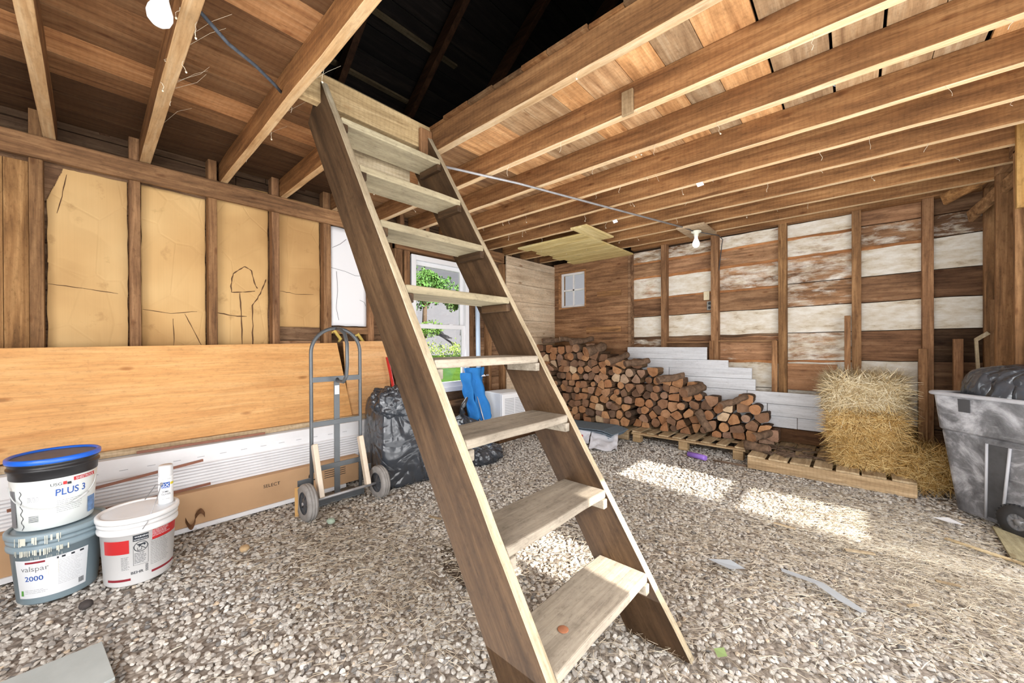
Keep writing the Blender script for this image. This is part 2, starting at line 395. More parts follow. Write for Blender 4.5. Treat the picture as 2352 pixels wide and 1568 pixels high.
# gravel stones: one uncountable mass, instanced with geometry nodes
stone_col = bpy.data.collections.new('stone_shapes')
import bmesh
for k in range(7):
    bm = bmesh.new(); bmesh.ops.create_icosphere(bm, subdivisions=2, radius=1)
    sx, sy, sz = random.uniform(.85, 1.35), random.uniform(.7, 1), random.uniform(.42, .7)
    for v in bm.verts:
        d = v.co.normalized(); q = 1+.5*mnoise.noise(d*1.3+Vector((k*9, 0, 0)))+.2*mnoise.noise(d*3+Vector((0, k*9, 0)))
        v.co = Vector((d.x*sx*q, d.y*sy*q, d.z*sz*q))
        for pn in ((.8, .3, .5), (-.7, .6, .3), (-.2, -.9, .35), (.1, .2, 1)):
            n = Vector(pn).normalized(); e = v.co.dot(n)-.62*(sz if pn[2] == 1 else 1)
            if e > 0: v.co -= n*e*.85
    for v in bm.verts: v.co *= .01
    me = bpy.data.meshes.new('stone'); bm.to_mesh(me); bm.free(); me.materials.append(M['stone'])
    so = bpy.data.objects.new('stone', me); stone_col.objects.link(so); so.location = (-1+.2*k, -1, -.4)
pts = []; scl = []; rot = []
def floor_ok(x, y): return not (x < -3.9 or x > 1.2)
NS = 60000
xs = rng.uniform(-3.9, 1.05, NS); ys = rng.uniform(-.75, 5.35, NS)
for x, y in zip(xs, ys):
    # what the photograph looks at: in front of the camera
    d = -.6696*x+.743*y; r = .743*x+.6696*y
    if d < .75 or abs(r) > d*1.5+.4: continue
    if y > 4.9 and x > -2.3: continue
    sc = rng.uniform(.008, .0155)*(1.12 if rng.random() < .15 else 1)
    g = .016*mnoise.noise(Vector((x*1.7, y*1.7, 0)))
    pts.append((x, y, -.012+g+rng.uniform(0, .009))); scl.append(sc*100); rot.append((rng.uniform(-.5, .5), rng.uniform(-.5, .5), rng.uniform(0, 6.28)))
pm = bpy.data.meshes.new('gravel_stones'); pm.from_pydata(pts, [], [])
a = pm.attributes.new('scl', 'FLOAT', 'POINT'); a.data.foreach_set('value', scl)
a = pm.attributes.new('rt', 'FLOAT_VECTOR', 'POINT'); a.data.foreach_set('vector', np.array(rot, dtype=np.float32).ravel())
stones = bpy.data.objects.new('gravel_stones', pm); C.objects.link(stones)
tag(stones, 'loose grey-beige gravel stones covering the whole barn floor', 'gravel', kind='stuff')
gn = bpy.data.node_groups.new('scatter', 'GeometryNodeTree')
gn.interface.new_socket('Geometry', in_out='INPUT', socket_type='NodeSocketGeometry'); gn.interface.new_socket('Geometry', in_out='OUTPUT', socket_type='NodeSocketGeometry')
gi = gn.nodes.new('NodeGroupInput'); go = gn.nodes.new('NodeGroupOutput')
ip = gn.nodes.new('GeometryNodeInstanceOnPoints'); ci = gn.nodes.new('GeometryNodeCollectionInfo')
ci.inputs['Collection'].default_value = stone_col; ci.inputs['Separate Children'].default_value = True; ci.inputs['Reset Children'].default_value = True
ip.inputs['Pick Instance'].default_value = True
na = gn.nodes.new('GeometryNodeInputNamedAttribute'); na.data_type = 'FLOAT'; na.inputs['Name'].default_value = 'scl'
nr = gn.nodes.new('GeometryNodeInputNamedAttribute'); nr.data_type = 'FLOAT_VECTOR'; nr.inputs['Name'].default_value = 'rt'
gn.links.new(gi.outputs[0], ip.inputs['Points']); gn.links.new(ci.outputs[0], ip.inputs['Instance'])
er = gn.nodes.new('FunctionNodeEulerToRotation')
gn.links.new(na.outputs['Attribute'], ip.inputs['Scale']); gn.links.new(nr.outputs['Attribute'], er.inputs[0]); gn.links.new(er.outputs[0], ip.inputs['Rotation'])
gn.links.new(ip.outputs[0], go.inputs[0])
md = stones.modifiers.new('scatter', 'NODES'); md.node_group = gn

def strand_mesh(name, items, mat):
    """items: (p, dir, length, width, bend, shade) -> thin bent ribbons in one mesh"""
    n = len(items); V = np.zeros((n*6, 3), np.float32); col = np.zeros((n*8, 4), np.float32); F = []
    for i, (p, d, l, wd, bend, sh) in enumerate(items):
        p = Vector(p); d = Vector(d).normalized(); s = d.cross(Vector((random.uniform(-1, 1), random.uniform(-1, 1), random.uniform(-.3, 1)))).normalized()*wd/2
        m = p+d*l*.5+Vector(bend)*l*.5; e = p+d*l
        for j, q in enumerate((p-s, p+s, m-s, m+s, e-s*.4, e+s*.4)): V[i*6+j] = q
        F += [(i*6, i*6+1, i*6+3, i*6+2), (i*6+2, i*6+3, i*6+5, i*6+4)]
        col[i*8:i*8+8] = (sh, sh, sh, 0)
    me = bpy.data.meshes.new(name); me.from_pydata(V.tolist(), [], F); me.materials.append(mat)
    ca = me.color_attributes.new('tint', 'FLOAT_COLOR', 'CORNER'); ca.data.foreach_set('color', col.ravel())
    o = bpy.data.objects.new(name, me); C.objects.link(o); return o
items = []
blobs = [(-1.9, 1.2, .75, .6, 1500, .3), (-2.5, 1.1, .5, .4, 800, .35), (.1, 3.4, .8, .6, 6500, .8), (.45, 2.9, .5, .7, 4000, .75), (-.2, 2.5, .9, .6, 3600, .65), (-1.5, 2.2, 1.3, 1.2, 4500, .75), (-2.3, 1.0, .8, .5, 2500, .7), (-.9, 1.9, .6, .5, 900, .6),
         (-1.6, 1.5, .42, .28, 800, .12), (-2.9, .55, .35, .3, 250, .4), (-1.4, 2.9, .9, .8, 1400, .55), (-.55, 1.6, .5, .4, 500, .5), (0, 4.1, .8, .25, 900, .6), (-1.55, 1.0, .5, .3, 700, .5)]
for cx_, cy_, sx, sy, n, sh in blobs:
    for _ in range(n):
        x = random.gauss(cx_, sx*.6); y = random.gauss(cy_, sy*.6)
        if x > 1 or x < -3.3 or y > 4.9: continue
        if -.6696*x+.743*y < .8: continue
        a_ = random.uniform(0, 2*PI); l = random.uniform(.025, .10)
        items.append(((x, y, random.uniform(.006, .024)), (math.cos(a_), math.sin(a_), random.uniform(-.12, .12)), l, random.uniform(.0012, .0028), (random.uniform(-.2, .2), random.uniform(-.2, .2), .05), min(1, max(0, random.gauss(sh, .22)))))
st = strand_mesh('loose_straw', items, M['straw'])
tag(st, 'dry loose straw and chaff scattered over the gravel floor', 'straw', kind='stuff')

M['tear'] = plain('dark_tear', srgb(92, 62, 38), .9)
# ------------------------------------------------------------------ left wall: boards, studs, ledger
def tn(k, p=0., warm=1.0): return (k*warm, k, k/warm, p)
mb = MB(); zs = [-.1, .2, .48, .78, 1.05, 1.36, 1.62, 1.93, 2.2, 2.47, 2.7, 2.98]
WY0, WY1, WZ0, WZ1 = 2.53, 3.41, .65, 2.31
for z0, z1 in zip(zs, zs[1:]):
    y = -1.8
    while y < 5.5:
        y1 = min(y+random.uniform(1.0, 2.2), 5.5)
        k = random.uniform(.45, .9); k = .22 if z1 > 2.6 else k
        segs = [(y, y1)]
        if z1 > WZ0 and z0 < WZ1:
            segs = [(a, b) for a, b in ((y, min(y1, WY0)), (max(y, WY1), y1)) if b-a > .01]
        for a, b in segs:
            mb.box(-3.97, -3.945+random.uniform(0, .008), a, b-.004, z0+.004, z1-.004, tn(k, .0 if z1 > 2.5 else random.choice([0, 0, .25])))
        y = y1
mb.box(-3.97, -3.945, WY0, WY1, .48, WZ0, tn(.6)); mb.box(-3.97, -3.945, WY0, WY1, WZ1, 2.47, tn(.6))
mb.box(-4.0, -3.972, -1.8, WY0, -.3, 3.0, tn(.5)); mb.box(-4.0, -3.972, WY1, 5.6, -.3, 3.0, tn(.5)); mb.box(-4.0, -3.972, WY0, WY1, -.3, WZ0, tn(.5)); mb.box(-4.0, -3.972, WY0, WY1, WZ1, 3.0, tn(.5))
# lined inner corner: horizontal boards flush with the studs
for z0, z1 in zip([0, .28, .55, .83, 1.1, 1.36, 1.62, 1.9, 2.17, 2.44], [.28, .55, .83, 1.1, 1.36, 1.62, 1.9, 2.17, 2.44, 2.565]):
    k_ = random.uniform(.92, 1.05); mb.box(-3.845, -3.822, 4.13, 5.34, z0+.002, z1-.002, (k_, k_, k_, 0), mi=1)
struct(mb.build('wall_left', [M['boardY'], M['linedY']], bevel=.002))

names_st = ['leftmost', 'second', 'third', 'fourth', 'fifth']
studY = [-.66, -.225, .22, .666, 1.115, 1.563, 2.01]
lab = {0: None, 1: 'rough wooden wall stud nearest the paint buckets, beside the vertical brown boards', 2: 'wooden wall stud with a dark charred lower end between two cardboard sheets',
       3: 'wooden wall stud in the middle of the left cardboard wall, third from its left end', 4: 'wooden wall stud with a blackened patch right of the torn cardboard', 5: 'wooden wall stud at the left edge of the white foam board', 6: 'wooden wall stud at the right edge of the white foam board'}
for i, y in enumerate(studY):
    if lab[i] is None: continue
    mb = MB(); ww = .058 if i < 5 else .07
    mb.box(XL-.1, XL, y-ww/2, y+ww/2, 0, 2.437); mb.box(XL-.1, XL-.005, y-ww/2, y+ww/2, 2.437, 2.95)
    o = mb.build('wall_stud', M['studZ'], bevel=.004); o.color = (*w(), 1)
    tag(o, lab[i], 'stud', 'studs of the left wall')
for y, ww, z0, l in ((2.35, .10, 0, 'dark double stud left of the white window'), (2.46, .07, 0, 'lighter wooden jamb stud touching the left side of the white window'), (3.455, .07, 0, 'dark wooden jamb stud touching the right side of the white window'),
                     (3.80, .06, 0, 'slim stud in the bay right of the white window, behind the air conditioner'), (4.10, .06, 0, 'stud at the edge of the boarded corner panel')):
    mb = MB(); mb.box(XL-.1, XL+(.0 if y < 4 else -.01), y-ww/2, y+ww/2, z0, 2.437 if y > 4 or y < 2.4 or y == 3.8 else 2.36)
    o = mb.build('wall_stud', M['studZ'], bevel=.004); k = .55 if 'dark' in l else .85; o.color = (k, k*.97, k*.95, 1)
    tag(o, l, 'stud', 'studs around the white window')
for y in (2.4, 2.75, 3.1, 3.5, 3.85, 4.25, 4.6, 4.95):
    mb = MB(); mb.box(XL-.1, XL-.01, y-.028, y+.028, 2.58, 2.95); o = mb.build('cripple_stud', M['studZ']); o.color = (.7, .66, .64, 1)
    tag(o, 'short upper stud end above the ledger over the white window and corner', 'stud', 'short stud ends above the ledger')
mb = MB(); mb.box(XL-.02, XL+.022, -1.8, 4.08, 2.437, 2.578)
o = mb.build('ledger_beam', M['studY'], bevel=.005); tag(o, 'long horizontal brown ledger beam carrying the joists along the left wall', 'beam'); o.color = (.86, .84, .82, 1)
mb = MB(); mb.box(XL-.06, XL+.03, 2.3, 3.55, 2.335, 2.43); o = mb.build('window_header', M['studY'], bevel=.004); o.color = (.75, .7, .68, 1); tag(o, 'dark brown header board directly above the white window', 'beam')
mb = MB(); mb.box(XL-.06, XL+.03, 2.42, 3.6, .46, .53); mb.box(XL-.06, XL+.01, 3.6, 4.1, .5, .58); o = mb.build('window_sill_rail', M['studY'], bevel=.004); tag(o, 'horizontal wooden rail under the white window behind the camp chair', 'beam')
mb = MB(); mb.box(XL-.085, XL+.0, 1.61, 1.975, 1.36, 1.43); o = mb.build('nailing_block', M['studY'], bevel=.003); tag(o, 'short wooden cross block beneath the white foam board', 'block')

# cardboard sheets in the stud bays: crumpled thin sheets
def sheet(name, y0, y1, z0, z1, x, mat, amp=.012, seed=0, tear=None, ny=40, nz=70):
    vs = []; idx = {}
    for i in range(ny+1):
        for j in range(nz+1):
            y = y0+(y1-y0)*i/ny; z = z0+(z1-z0)*j/nz
            e = min(i, ny-i)/ny*2
            yy = y+(.006*mnoise.noise(Vector((z*9, seed, 0))) if i in (0, ny) else 0)
            q = mnoise.noise(Vector((y*2.5, z*2.2, seed)))*amp*1.4+abs(mnoise.noise(Vector((y*6, z*5, seed+5))))*amp
            vs.append((x+q, yy, z+(.01*mnoise.noise(Vector((y*8, seed, 3))) if j in (0, nz) else 0)))
    fs = []
    for i in range(ny):
        for j in range(nz):
            y = y0+(y1-y0)*(i+.5)/ny; z = z0+(z1-z0)*(j+.5)/nz
            if tear and tear(y, z): continue
            fs.append((i*(nz+1)+j, (i+1)*(nz+1)+j, (i+1)*(nz+1)+j+1, i*(nz+1)+j+1))
    mb = MB(); mb.add(vs, fs, smooth=True); o = mb.build(name, mat, fix=False)
    s = o.modifiers.new('thick', 'SOLIDIFY'); s.thickness = .004
    return o
def tearA(y, z): return (z > 2.2+.25*(y+.19)/.08+.05*mnoise.noise(Vector((y*30, 1, 0))) and y < -.12+.03*mnoise.noise(Vector((z*12, 0, 0)))) and z > 2.12
def tearC(y, z):
    a = abs(z-1.78-.35*abs(y-.93)-.05*mnoise.noise(Vector((y*14, 2, 0)))) < .012 and .82 < y < 1.06
    b = abs(y-.93-.01*mnoise.noise(Vector((z*14, 2, 0)))) < .006 and z < 1.62
    c = abs(y-1.0-.02*mnoise.noise(Vector((z*9, 7, 0)))) < .008 and z < 1.75
    d = abs(z-1.5-.01*mnoise.noise(Vector((y*14, 2, 0)))) < .004 and y < .94
    return a or b or c or d
def tearB(y, z): return abs(y-.43-.01*mnoise.noise(Vector((z*10, 2, 0)))) < .005 and z < 1.5
tears = {4.2: [((.43, .92), (.425, 1.1), (.435, 1.3), (.43, 1.5)), ((.50, 1.5), (.56, 1.36), (.61, 1.22)), ((.26, 1.52), (.42, 1.5), (.62, 1.53))],
 7.7: [((.80, 1.78), (.815, 1.86), (.86, 1.90), (.90, 1.93), (.95, 1.90), (.97, 1.80), (1.0, 1.74)), ((.80, 1.78), (.80, 1.70), (.90, 1.71), (.99, 1.73)), ((1.06, 1.84), (1.045, 1.80), (1.02, 1.72), (.99, 1.66), (.95, 1.60), (.955, 1.3), (.95, .92)), ((.70, 1.52), (.82, 1.5), (.93, 1.5)), ((.86, 1.70), (.872, 1.5), (.88, 1.2), (.875, .93))],
 1.3: [((-.10, 2.4), (-.12, 2.25), (-.15, 2.1)), ((-.18, 1.66), (.0, 1.64), (.17, 1.62))], 9.1: [((1.17, 1.75), (1.3, 1.73), (1.5, 1.745))]}
for (y0, y1, z0, z1, s, t, l, c) in (
    (-.185, .185, .9, 2.44, 1.3, tearA, 'largest plain cardboard sheet in the bay above the blue-lidded bucket', (1, 1, 1, 1)),
    (.255, .63, .9, 2.44, 4.2, tearB, 'creased cardboard sheet with flap folds, second bay from the left', (1.03, 1.0, .96, 1)),
    (.70, 1.075, .9, 2.62, 7.7, tearC, 'cardboard sheet with torn flaps and holes in its middle', (1.03, 1.01, .98, 1)),
    (1.155, 1.52, 1.42, 2.62, 9.1, None, 'short cardboard sheet ending above grey boards, left of the foam board', (.97, .93, .9, 1))):
    o = sheet('cardboard_sheet', y0, y1, z0, z1, -3.925, M['card'], .012, s, t if t is tearA else None, *((110, 260) if t is tearA else (40, 70))); o.color = c
    for q_ in tears[s]:
        q2 = []
        for (ya_, za_), (yb_, zb_) in zip(q_, q_[1:]):
            for k_ in range(5):
                y_ = ya_+(yb_-ya_)*k_/5; z_ = za_+(zb_-za_)*k_/5; q2.append((y_+.006*mnoise.noise(Vector((y_*30, z_*30, 1))), z_+.006*mnoise.noise(Vector((y_*30, z_*30, 9)))))
        cm = MB(); cm.tube([(-3.925+mnoise.noise(Vector((y_*2.5, z_*2.2, s)))*.0168+abs(mnoise.noise(Vector((y_*6, z_*5, s+5))))*.012+.002, y_, z_) for y_, z_ in q2], [(.0032 if s == 7.7 else .0018)*(.5+abs(math.sin(k_*.7))) for k_ in range(len(q2))], 5); cm.build('tear', M['tear'], o)
    tag(o, l, 'cardboard', 'cardboard sheets between the left wall studs')
# vertical brown boards in the leftmost bay
mb = MB()
for y0, y1, k in ((-.60, -.48, .75), (-.478, -.36, .8), (-.358, -.26, .85)):
    mb.box(-3.94, -3.92, y0, y1, .2, 2.43, (k*1.15, k*1.05, k*.75, 0))
o = mb.build('wall_panel', M['boardZ'], bevel=.002); tag(o, 'yellowish vertical board panel at the far left behind the studs', 'panel')
mb = MB(); mb.box(-3.944, -3.92, 1.155, 1.52, 1.3, 1.42, tn(.55)); mb.box(-3.944, -3.915, 1.155, 1.52, 1.12, 1.29, tn(1.25, .3)); mb.box(-3.944, -3.92, 1.155, 1.52, .8, 1.11, tn(1.1, .25))
o = mb.build('grey_board', M['boardY'], bevel=.003); tag(o, 'greyish old boards below the short cardboard sheet', 'board')
o = sheet('foam_board', 1.605, 1.972, 1.445, 2.435, -3.87, M['white'], .002, 3.3, None, 10, 20); tag(o, 'white foam board with hairline cracks between two studs', 'foam board')
crk = MB()
for pth in (((1.62, 2.22), (1.70, 2.27), (1.76, 2.33)), ((1.605, 2.02), (1.75, 2.0), (1.85, 1.97), (1.97, 1.98)), ((1.66, 1.99), (1.67, 1.8), (1.655, 1.62), (1.68, 1.5)), ((1.9, 1.72), (1.95, 1.7), (1.965, 1.66))):
    crk.tube([(-3.8655, y, z) for y, z in pth], .0016, 4)
o2 = crk.build('crack', plain('dark_crack', srgb(95, 92, 96)), o)
o = sheet('foam_strip', 2.03, 2.36, 2.44, 2.51, -3.8, M['white'], .002, 5, None, 6, 4); o.location.z = -.02; tag(o, 'narrow white foam strip on the ledger left of the window', 'foam board')
# yellow expanding foam blobs
fm = plain('yellow_spray_foam', srgb(214, 184, 92), .7, 0, .3, .2, 20)
for (y, z, l) in ((1.66, 1.36, 'yellow spray foam squeezed out below the foam board left end'), (1.9, 1.33, 'yellow spray foam blob below the foam board right end')):
    mb = MB(); mb.tube([(-3.86, y-.06, z+.01), (-3.85, y-.03, z+.03), (-3.85, y, z-.01), (-3.85, y+.03, z-.05), (-3.85, y+.01, z-.08)], [.012, .02, .016, .018, .01], 8)
    tag(mb.build('spray_foam', fm), l, 'foam')

# ------------------------------------------------------------------ the double-hung window in the left wall
wn = empty('window_1', (-3.88, 2.97, .65)); wn['kind'] = 'structure'
def inpar(o, p): o.parent = p; o.matrix_parent_inverse = Matrix.Translation(-Vector(p.location)) if p.parent is None else Matrix.Identity(4); return o
def frame_rect(mb, x0, x1, ya, yb, za, zb, t, tb=None):
    tb = tb or t
    mb.box(x0, x1, ya, ya+t, za, zb); mb.box(x0, x1, yb-t, yb, za, zb); mb.box(x0, x1, ya+t, yb-t, za, za+tb); mb.box(x0, x1, ya+t, yb-t, zb-t, zb)
def sub(mb, name, mat, par, **k):
    o = mb.build(name, mat, **k); o.parent = par
    o.matrix_parent_inverse = par.matrix_world_inv if False else Matrix.Translation(-Vector(par.location)) @ Matrix.Identity(4)
    return o
mb = MB(); frame_rect(mb, -3.965, -3.855, 2.535, 3.405, .655, 2.305, .045); frame_rect(mb, -3.875, -3.85, 2.525, 3.415, .645, 2.315, .06)
fr = sub(mb, 'window_frame', M['white'], wn, bevel=.003)
mb = MB(); frame_rect(mb, -3.945, -3.915, 2.58, 3.36, 1.46, 2.26, .05, .045); sub(mb, 'upper_sash', M['white'], wn, bevel=.003)
mb = MB(); frame_rect(mb, -3.905, -3.872, 2.58, 3.36, .70, 1.50, .055, .07)
for yy in (2.8, 3.12): mb.box(-3.9, -3.862, yy-.03, yy+.03, 1.50, 1.512)
sub(mb, 'lower_sash', M['white'], wn, bevel=.003)
mb = MB(); mb.box(-3.932, -3.928, 2.63, 3.31, 1.50, 2.21); sub(mb, 'upper_pane', M['glass'], wn)
mb = MB(); mb.box(-3.890, -3.886, 2.63, 3.31, .765, 1.445); sub(mb, 'lower_pane', M['glass'], wn)

# white-blue downpipe right of the window, red pole at its lower left
mb = MB(); mb.tube([(-3.79, 3.53, .25), (-3.79, 3.52, 1.2), (-3.79, 3.5, 2.3)], .032, 14); o = mb.build('plastic_pipe', plain('pale_blue_plastic', srgb(186, 204, 224), .4)); tag(o, 'pale blue plastic pipe leaning upright beside the white window', 'pipe')
mb = MB(); mb.tube([(-3.40, 2.22, .02), (-3.52, 2.13, .6), (-3.62, 2.07, 1.12)], .016, 10); o = mb.build('red_pole', plain('red_paint', srgb(206, 48, 44), .4)); tag(o, 'red tool handle standing behind the big black bag by the plywood', 'tool handle')

# ------------------------------------------------------------------ back wall
mb = MB()
bays = [(-2.47, -2.025), (-1.935, -1.385), (-1.29, -.665), (-.58, -.025), (.05, .485), (.555, .86)]
bands = [(2.47, 2.63, [(.9, .5), (.8, .5), (1.1, .62), (1.15, .75), (1.0, .1), (.5, .1)]),
         (2.25, 2.47, [(1.1, .2), (1.15, .15), (1.3, .33), (1.25, .62), (1.0, .45), (.5, .42)]),
         (1.94, 2.25, [(1.3, .6), (1.3, .68), (1.3, .52), (1.3, .5), (1.2, .9), (1.1, .74)]),
         (1.67, 1.94, [(.8, .32), (1.05, .2), (1.0, .28), (1.1, .45), (.85, .2), (.5, .05)]),
         (1.37, 1.67, [(1.3, .95), (1.3, .98), (1.3, .98), (1.2, 1.1), (1.2, .98), (1.0, .84)]),
         (1.055, 1.37, [(.6, .45), (.65, .3), (1.15, .38), (1.15, .54), (.75, .26), (.22, .0)]),
         (.72, 1.055, [(.8, .6), (1., .6), (1.1, .72), (1.2, .85), (1.2, .95), (.5, .0)]),
         (.4, .72, [(.8, .6)]*5+[(.4, .2)]), (.08, .4, [(.35, .0)]*6), (-.1, .08, [(.2, 0)]*6)]
for z0, z1, cs in bands:
    for (x0, x1), (k, p) in zip(bays, cs):
        sl = .012*(x0+x1)/2
        # each board bows a little and carries a wavy waney edge
        a = x0-.05; n = 14; b = x1+.05
        top = [(a+(b-a)*i/n, z1-.004+.012*(a+(b-a)*i/n)+.008*mnoise.noise(Vector(((a+(b-a)*i/n)*4, z1*5, 0)))) for i in range(n+1)]
        bot = [(a+(b-a)*i/n, z0+.004+.012*(a+(b-a)*i/n)+.008*mnoise.noise(Vector(((a+(b-a)*i/n)*4, z0*5, 0)))) for i in range(n+1)]
        poly = top+bot[::-1]
        mb.prism(poly, 'Y', 5.46, 5.485, (k*random.uniform(.98, 1.08), k*.97, k*.92, p))
mb.box(-4.0, 1.2, 5.487, 5.52, -.3, 3.0, tn(.12))
rs_ = random.Random(21)
for zz, bs in ((2.47, (0, 1, 2, 3)), (2.25, (0, 1, 2, 3, 4)), (1.94, (0, 1, 2)), (1.055, (2, 3)), (1.37, (0, 1, 2))):
    for b_ in bs:
        x0, x1 = bays[b_]; n = 12; a = x0-.05; b = x1+.05; h0 = rs_.uniform(.02, .04)
        dk = zz == 1.37
        top = [(a+(b-a)*i/n, zz+.002+.012*(a+(b-a)*i/n)+.008*mnoise.noise(Vector(((a+(b-a)*i/n)*4, zz*5, 0)))) for i in range(n+1)]
        bot = [(p_[0], p_[1]-h0*(1+.5*mnoise.noise(Vector((p_[0]*5, zz, 3))))) for p_ in top]
        mb.prism(top+bot[::-1], 'Y', 5.452, 5.462, (.45, .45, .45, .15) if dk else (1.45, 1.12, .8, .12))
# lined corner with the little window: horizontal boards flush with the studs
WX0, WX1, VZ0, VZ1 = -3.735, -3.205, 1.83, 2.455
for z0, z1, k in ((0, .27, .8), (.27, .54, .8), (.54, .81, .85), (.81, 1.08, .9), (1.08, 1.34, .8), (1.34, 1.6, .86), (1.6, 1.83, .8), (1.83, 2.1, .8), (2.1, 2.34, .74), (2.34, 2.6, .8)):
    segs = [(-3.84, -2.48)]
    if z1 > VZ0+.001 and z0 < VZ1: segs = [(-3.84, WX0), (WX1, -2.48)]
    for a, b in segs: mb.box(a, b, 5.34, 5.36, z0+.001, z1-.001, tn(k*1.05, 0, 1.1))
mb.box(WX0, WX1, 5.34, 5.36, VZ1, 2.6, tn(.78, 0, 1.1))
mb.box(-2.49, -2.455, 5.33, 5.46, 0, 2.6, tn(.9))
# opening through the outer boarding is framed below by trim_1
wb = mb.build('wall_back', M['boardX'], bevel=.002)
struct(wb)
mod = None
# cut the hole of the little window through the backing board
me = wb.data
bmh = MB(); bmh.box(WX0+.01, WX1-.01, 5.3, 5.6, VZ0+.01, VZ1-.01); cut = bmh.build('cutter', M['boardX'])
bo = wb.modifiers.new('cut', 'BOOLEAN'); bo.object = cut; bo.operation = 'DIFFERENCE'; bo.solver = 'FAST'
wb.modifiers.move(1, 0)
dg = bpy.context.evaluated_depsgraph_get(); nm = bpy.data.meshes.new_from_object(wb.evaluated_get(dg), preserve_all_data_layers=True, depsgraph=dg)
wb.modifiers.clear(); wb.data = nm; bpy.data.objects.remove(cut)
for i, (x, l) in enumerate(((-1.98, 'first wall stud right of the brown boarded corner on the back wall'), (-1.335, 'back wall stud directly below the hanging bulb at the ceiling'), (-.62, 'back wall stud left of the small orange panel'),
                       (.015, 'back wall stud behind the left edge of the hay bale'), (.522, 'back wall stud with a whitewashed patch behind the grey cart'))):
    mb = MB(); ww = (.075, .085, .08, .075, .075)[i]; mb.box(x-ww/2, x+ww/2, YB, YB+.1, 0, 2.63)
    if i == 4: mb.box(x-ww/2-.001, x+ww/2+.001, YB-.0015, YB+.05, 1.33, 1.5, (2.2, 2.2, 2.3, 1.2))
    o = mb.build('wall_stud', M['studZ'], bevel=.004); o.color = (*w(), 1); tag(o, l, 'stud', 'studs of the back wall')
mb = MB(); mb.box(-2.45, .95, YB-.01, YB+.1, 2.626, 2.72); mb.box(-2.45, .95, YB+.02, YB+.1, 2.72, 2.74)
o = mb.build('top_plate', M['joistX'], bevel=.004); tag(o, 'brown top plate beam running along the top of the back wall', 'beam')
for (x0, x1, z0, z1, l) in ((-1.94, -1.38, 1.255, 1.275, 'thin wooden rail between the back wall studs, left one'), (-1.29, -.68, 1.265, 1.29, 'thin wooden rail between the back wall studs, right one')):
    mb = MB(); mb.box(x0, x1, YB, YB+.09, z0, z1); tag(mb.build('wall_rail', M['studX'], bevel=.003), l, 'rail')
for (x, ww, z1, y, l) in ((-.055, .05, 1.53, YB-.06, 'short stud piece fixed left of the stud behind the hay bale'), (-.69, .055, 1.28, YB-.02, 'short stud piece holding the thin rail left of the orange panel'), (.475, .06, 1.19, YB-.10, 'short upright board between hay bale and grey cart'), (-1.36, .05, 1.28, YB-.02, 'short stud piece above the white planks')):
    mb = MB(); mb.box(x-ww/2, x+ww/2, y-.04, y, .05, z1); o = mb.build('short_stud', M['studZ'], bevel=.003); o.color = (1.08, 1.02, .98, 1); tag(o, l, 'stud')
# small orange panel
t = MB(); t.box(-.58, -.14, 5.41, 5.44, .71, 1.012); t.box(-.58, -.14, 5.395, 5.41, .93, .945); t.box(-.58, -.14, 5.395, 5.41, .98, 1.012)
o = t.build('pine_crate_end', wood('orange_pine', srgb(140, 98, 66), srgb(170, 124, 86), srgb(196, 150, 110), 'X', 1, .6), bevel=.003); tag(o, 'small orange pine crate end low on the back wall', 'crate end')
# switch and outlet
t = empty('light_switch', (-1.45, 5.45, 1.87)); tag(t, 'cream light switch plate on the back wall', 'switch')
m_ = MB(); m_.box(-1.485, -1.415, 5.44, 5.455, 1.82, 1.935); sub(m_, 'cover_plate', plain('cream_plastic', srgb(228, 214, 178), .4), t, bevel=.003)
m_ = MB(); m_.box(-1.456, -1.444, 5.428, 5.442, 1.865, 1.89); sub(m_, 'toggle', plain('cream_toggle', srgb(240, 232, 206), .4), t)
t = empty('wall_outlet', (-1.4, 5.45, 1.75)); tag(t, 'grey double outlet box beside a stud below the light switch', 'outlet')
m_ = MB(); m_.box(-1.44, -1.375, 5.42, 5.456, 1.685, 1.80); sub(m_, 'box', plain('grey_metal', srgb(138, 138, 132), .5, .3), t, bevel=.003)
m_ = MB()
for z in (1.715, 1.77): m_.lathe([(.018, -.003), (.018, 0)], 16, (-1.4075, 5.421, z), axis='Y')
sub(m_, 'socket', M['black'], t)

# ------------------------------------------------------------------ little window in the back wall
wn = empty('window_2', (-3.47, 5.36, 1.83)); wn['kind'] = 'structure'
mb = MB()
def frame_xz(mb, y0, y1, xa, xb, za, zb, t):
    mb.box(xa, xa+t, y0, y1, za, zb); mb.box(xb-t, xb, y0, y1, za, zb); mb.box(xa+t, xb-t, y0, y1, za, za+t); mb.box(xa+t, xb-t, y0, y1, zb-t, zb)
frame_xz(mb, 5.33, 5.50, WX0-.0, WX1+.0, VZ0, VZ1, .025)
sub(mb, 'window_frame', M['studX'], wn, bevel=.003).color = (1.3, 1.2, 1.1, 1)
mb = MB(); frame_xz(mb, 5.385, 5.41, WX0+.025, WX1-.025, VZ0+.025, VZ1-.025, .035)
mb.box(-3.483, -3.457, 5.383, 5.408, VZ0+.03, VZ1-.03); mb.box(WX0+.05, WX1-.05, 5.383, 5.408, 2.132, 2.158)
sub(mb, 'sash', M['white'], wn)
mb = MB(); mb.box(WX0+.05, WX1-.05, 5.394, 5.397, VZ0+.05, VZ1-.05); sub(mb, 'pane', M['glass'], wn)
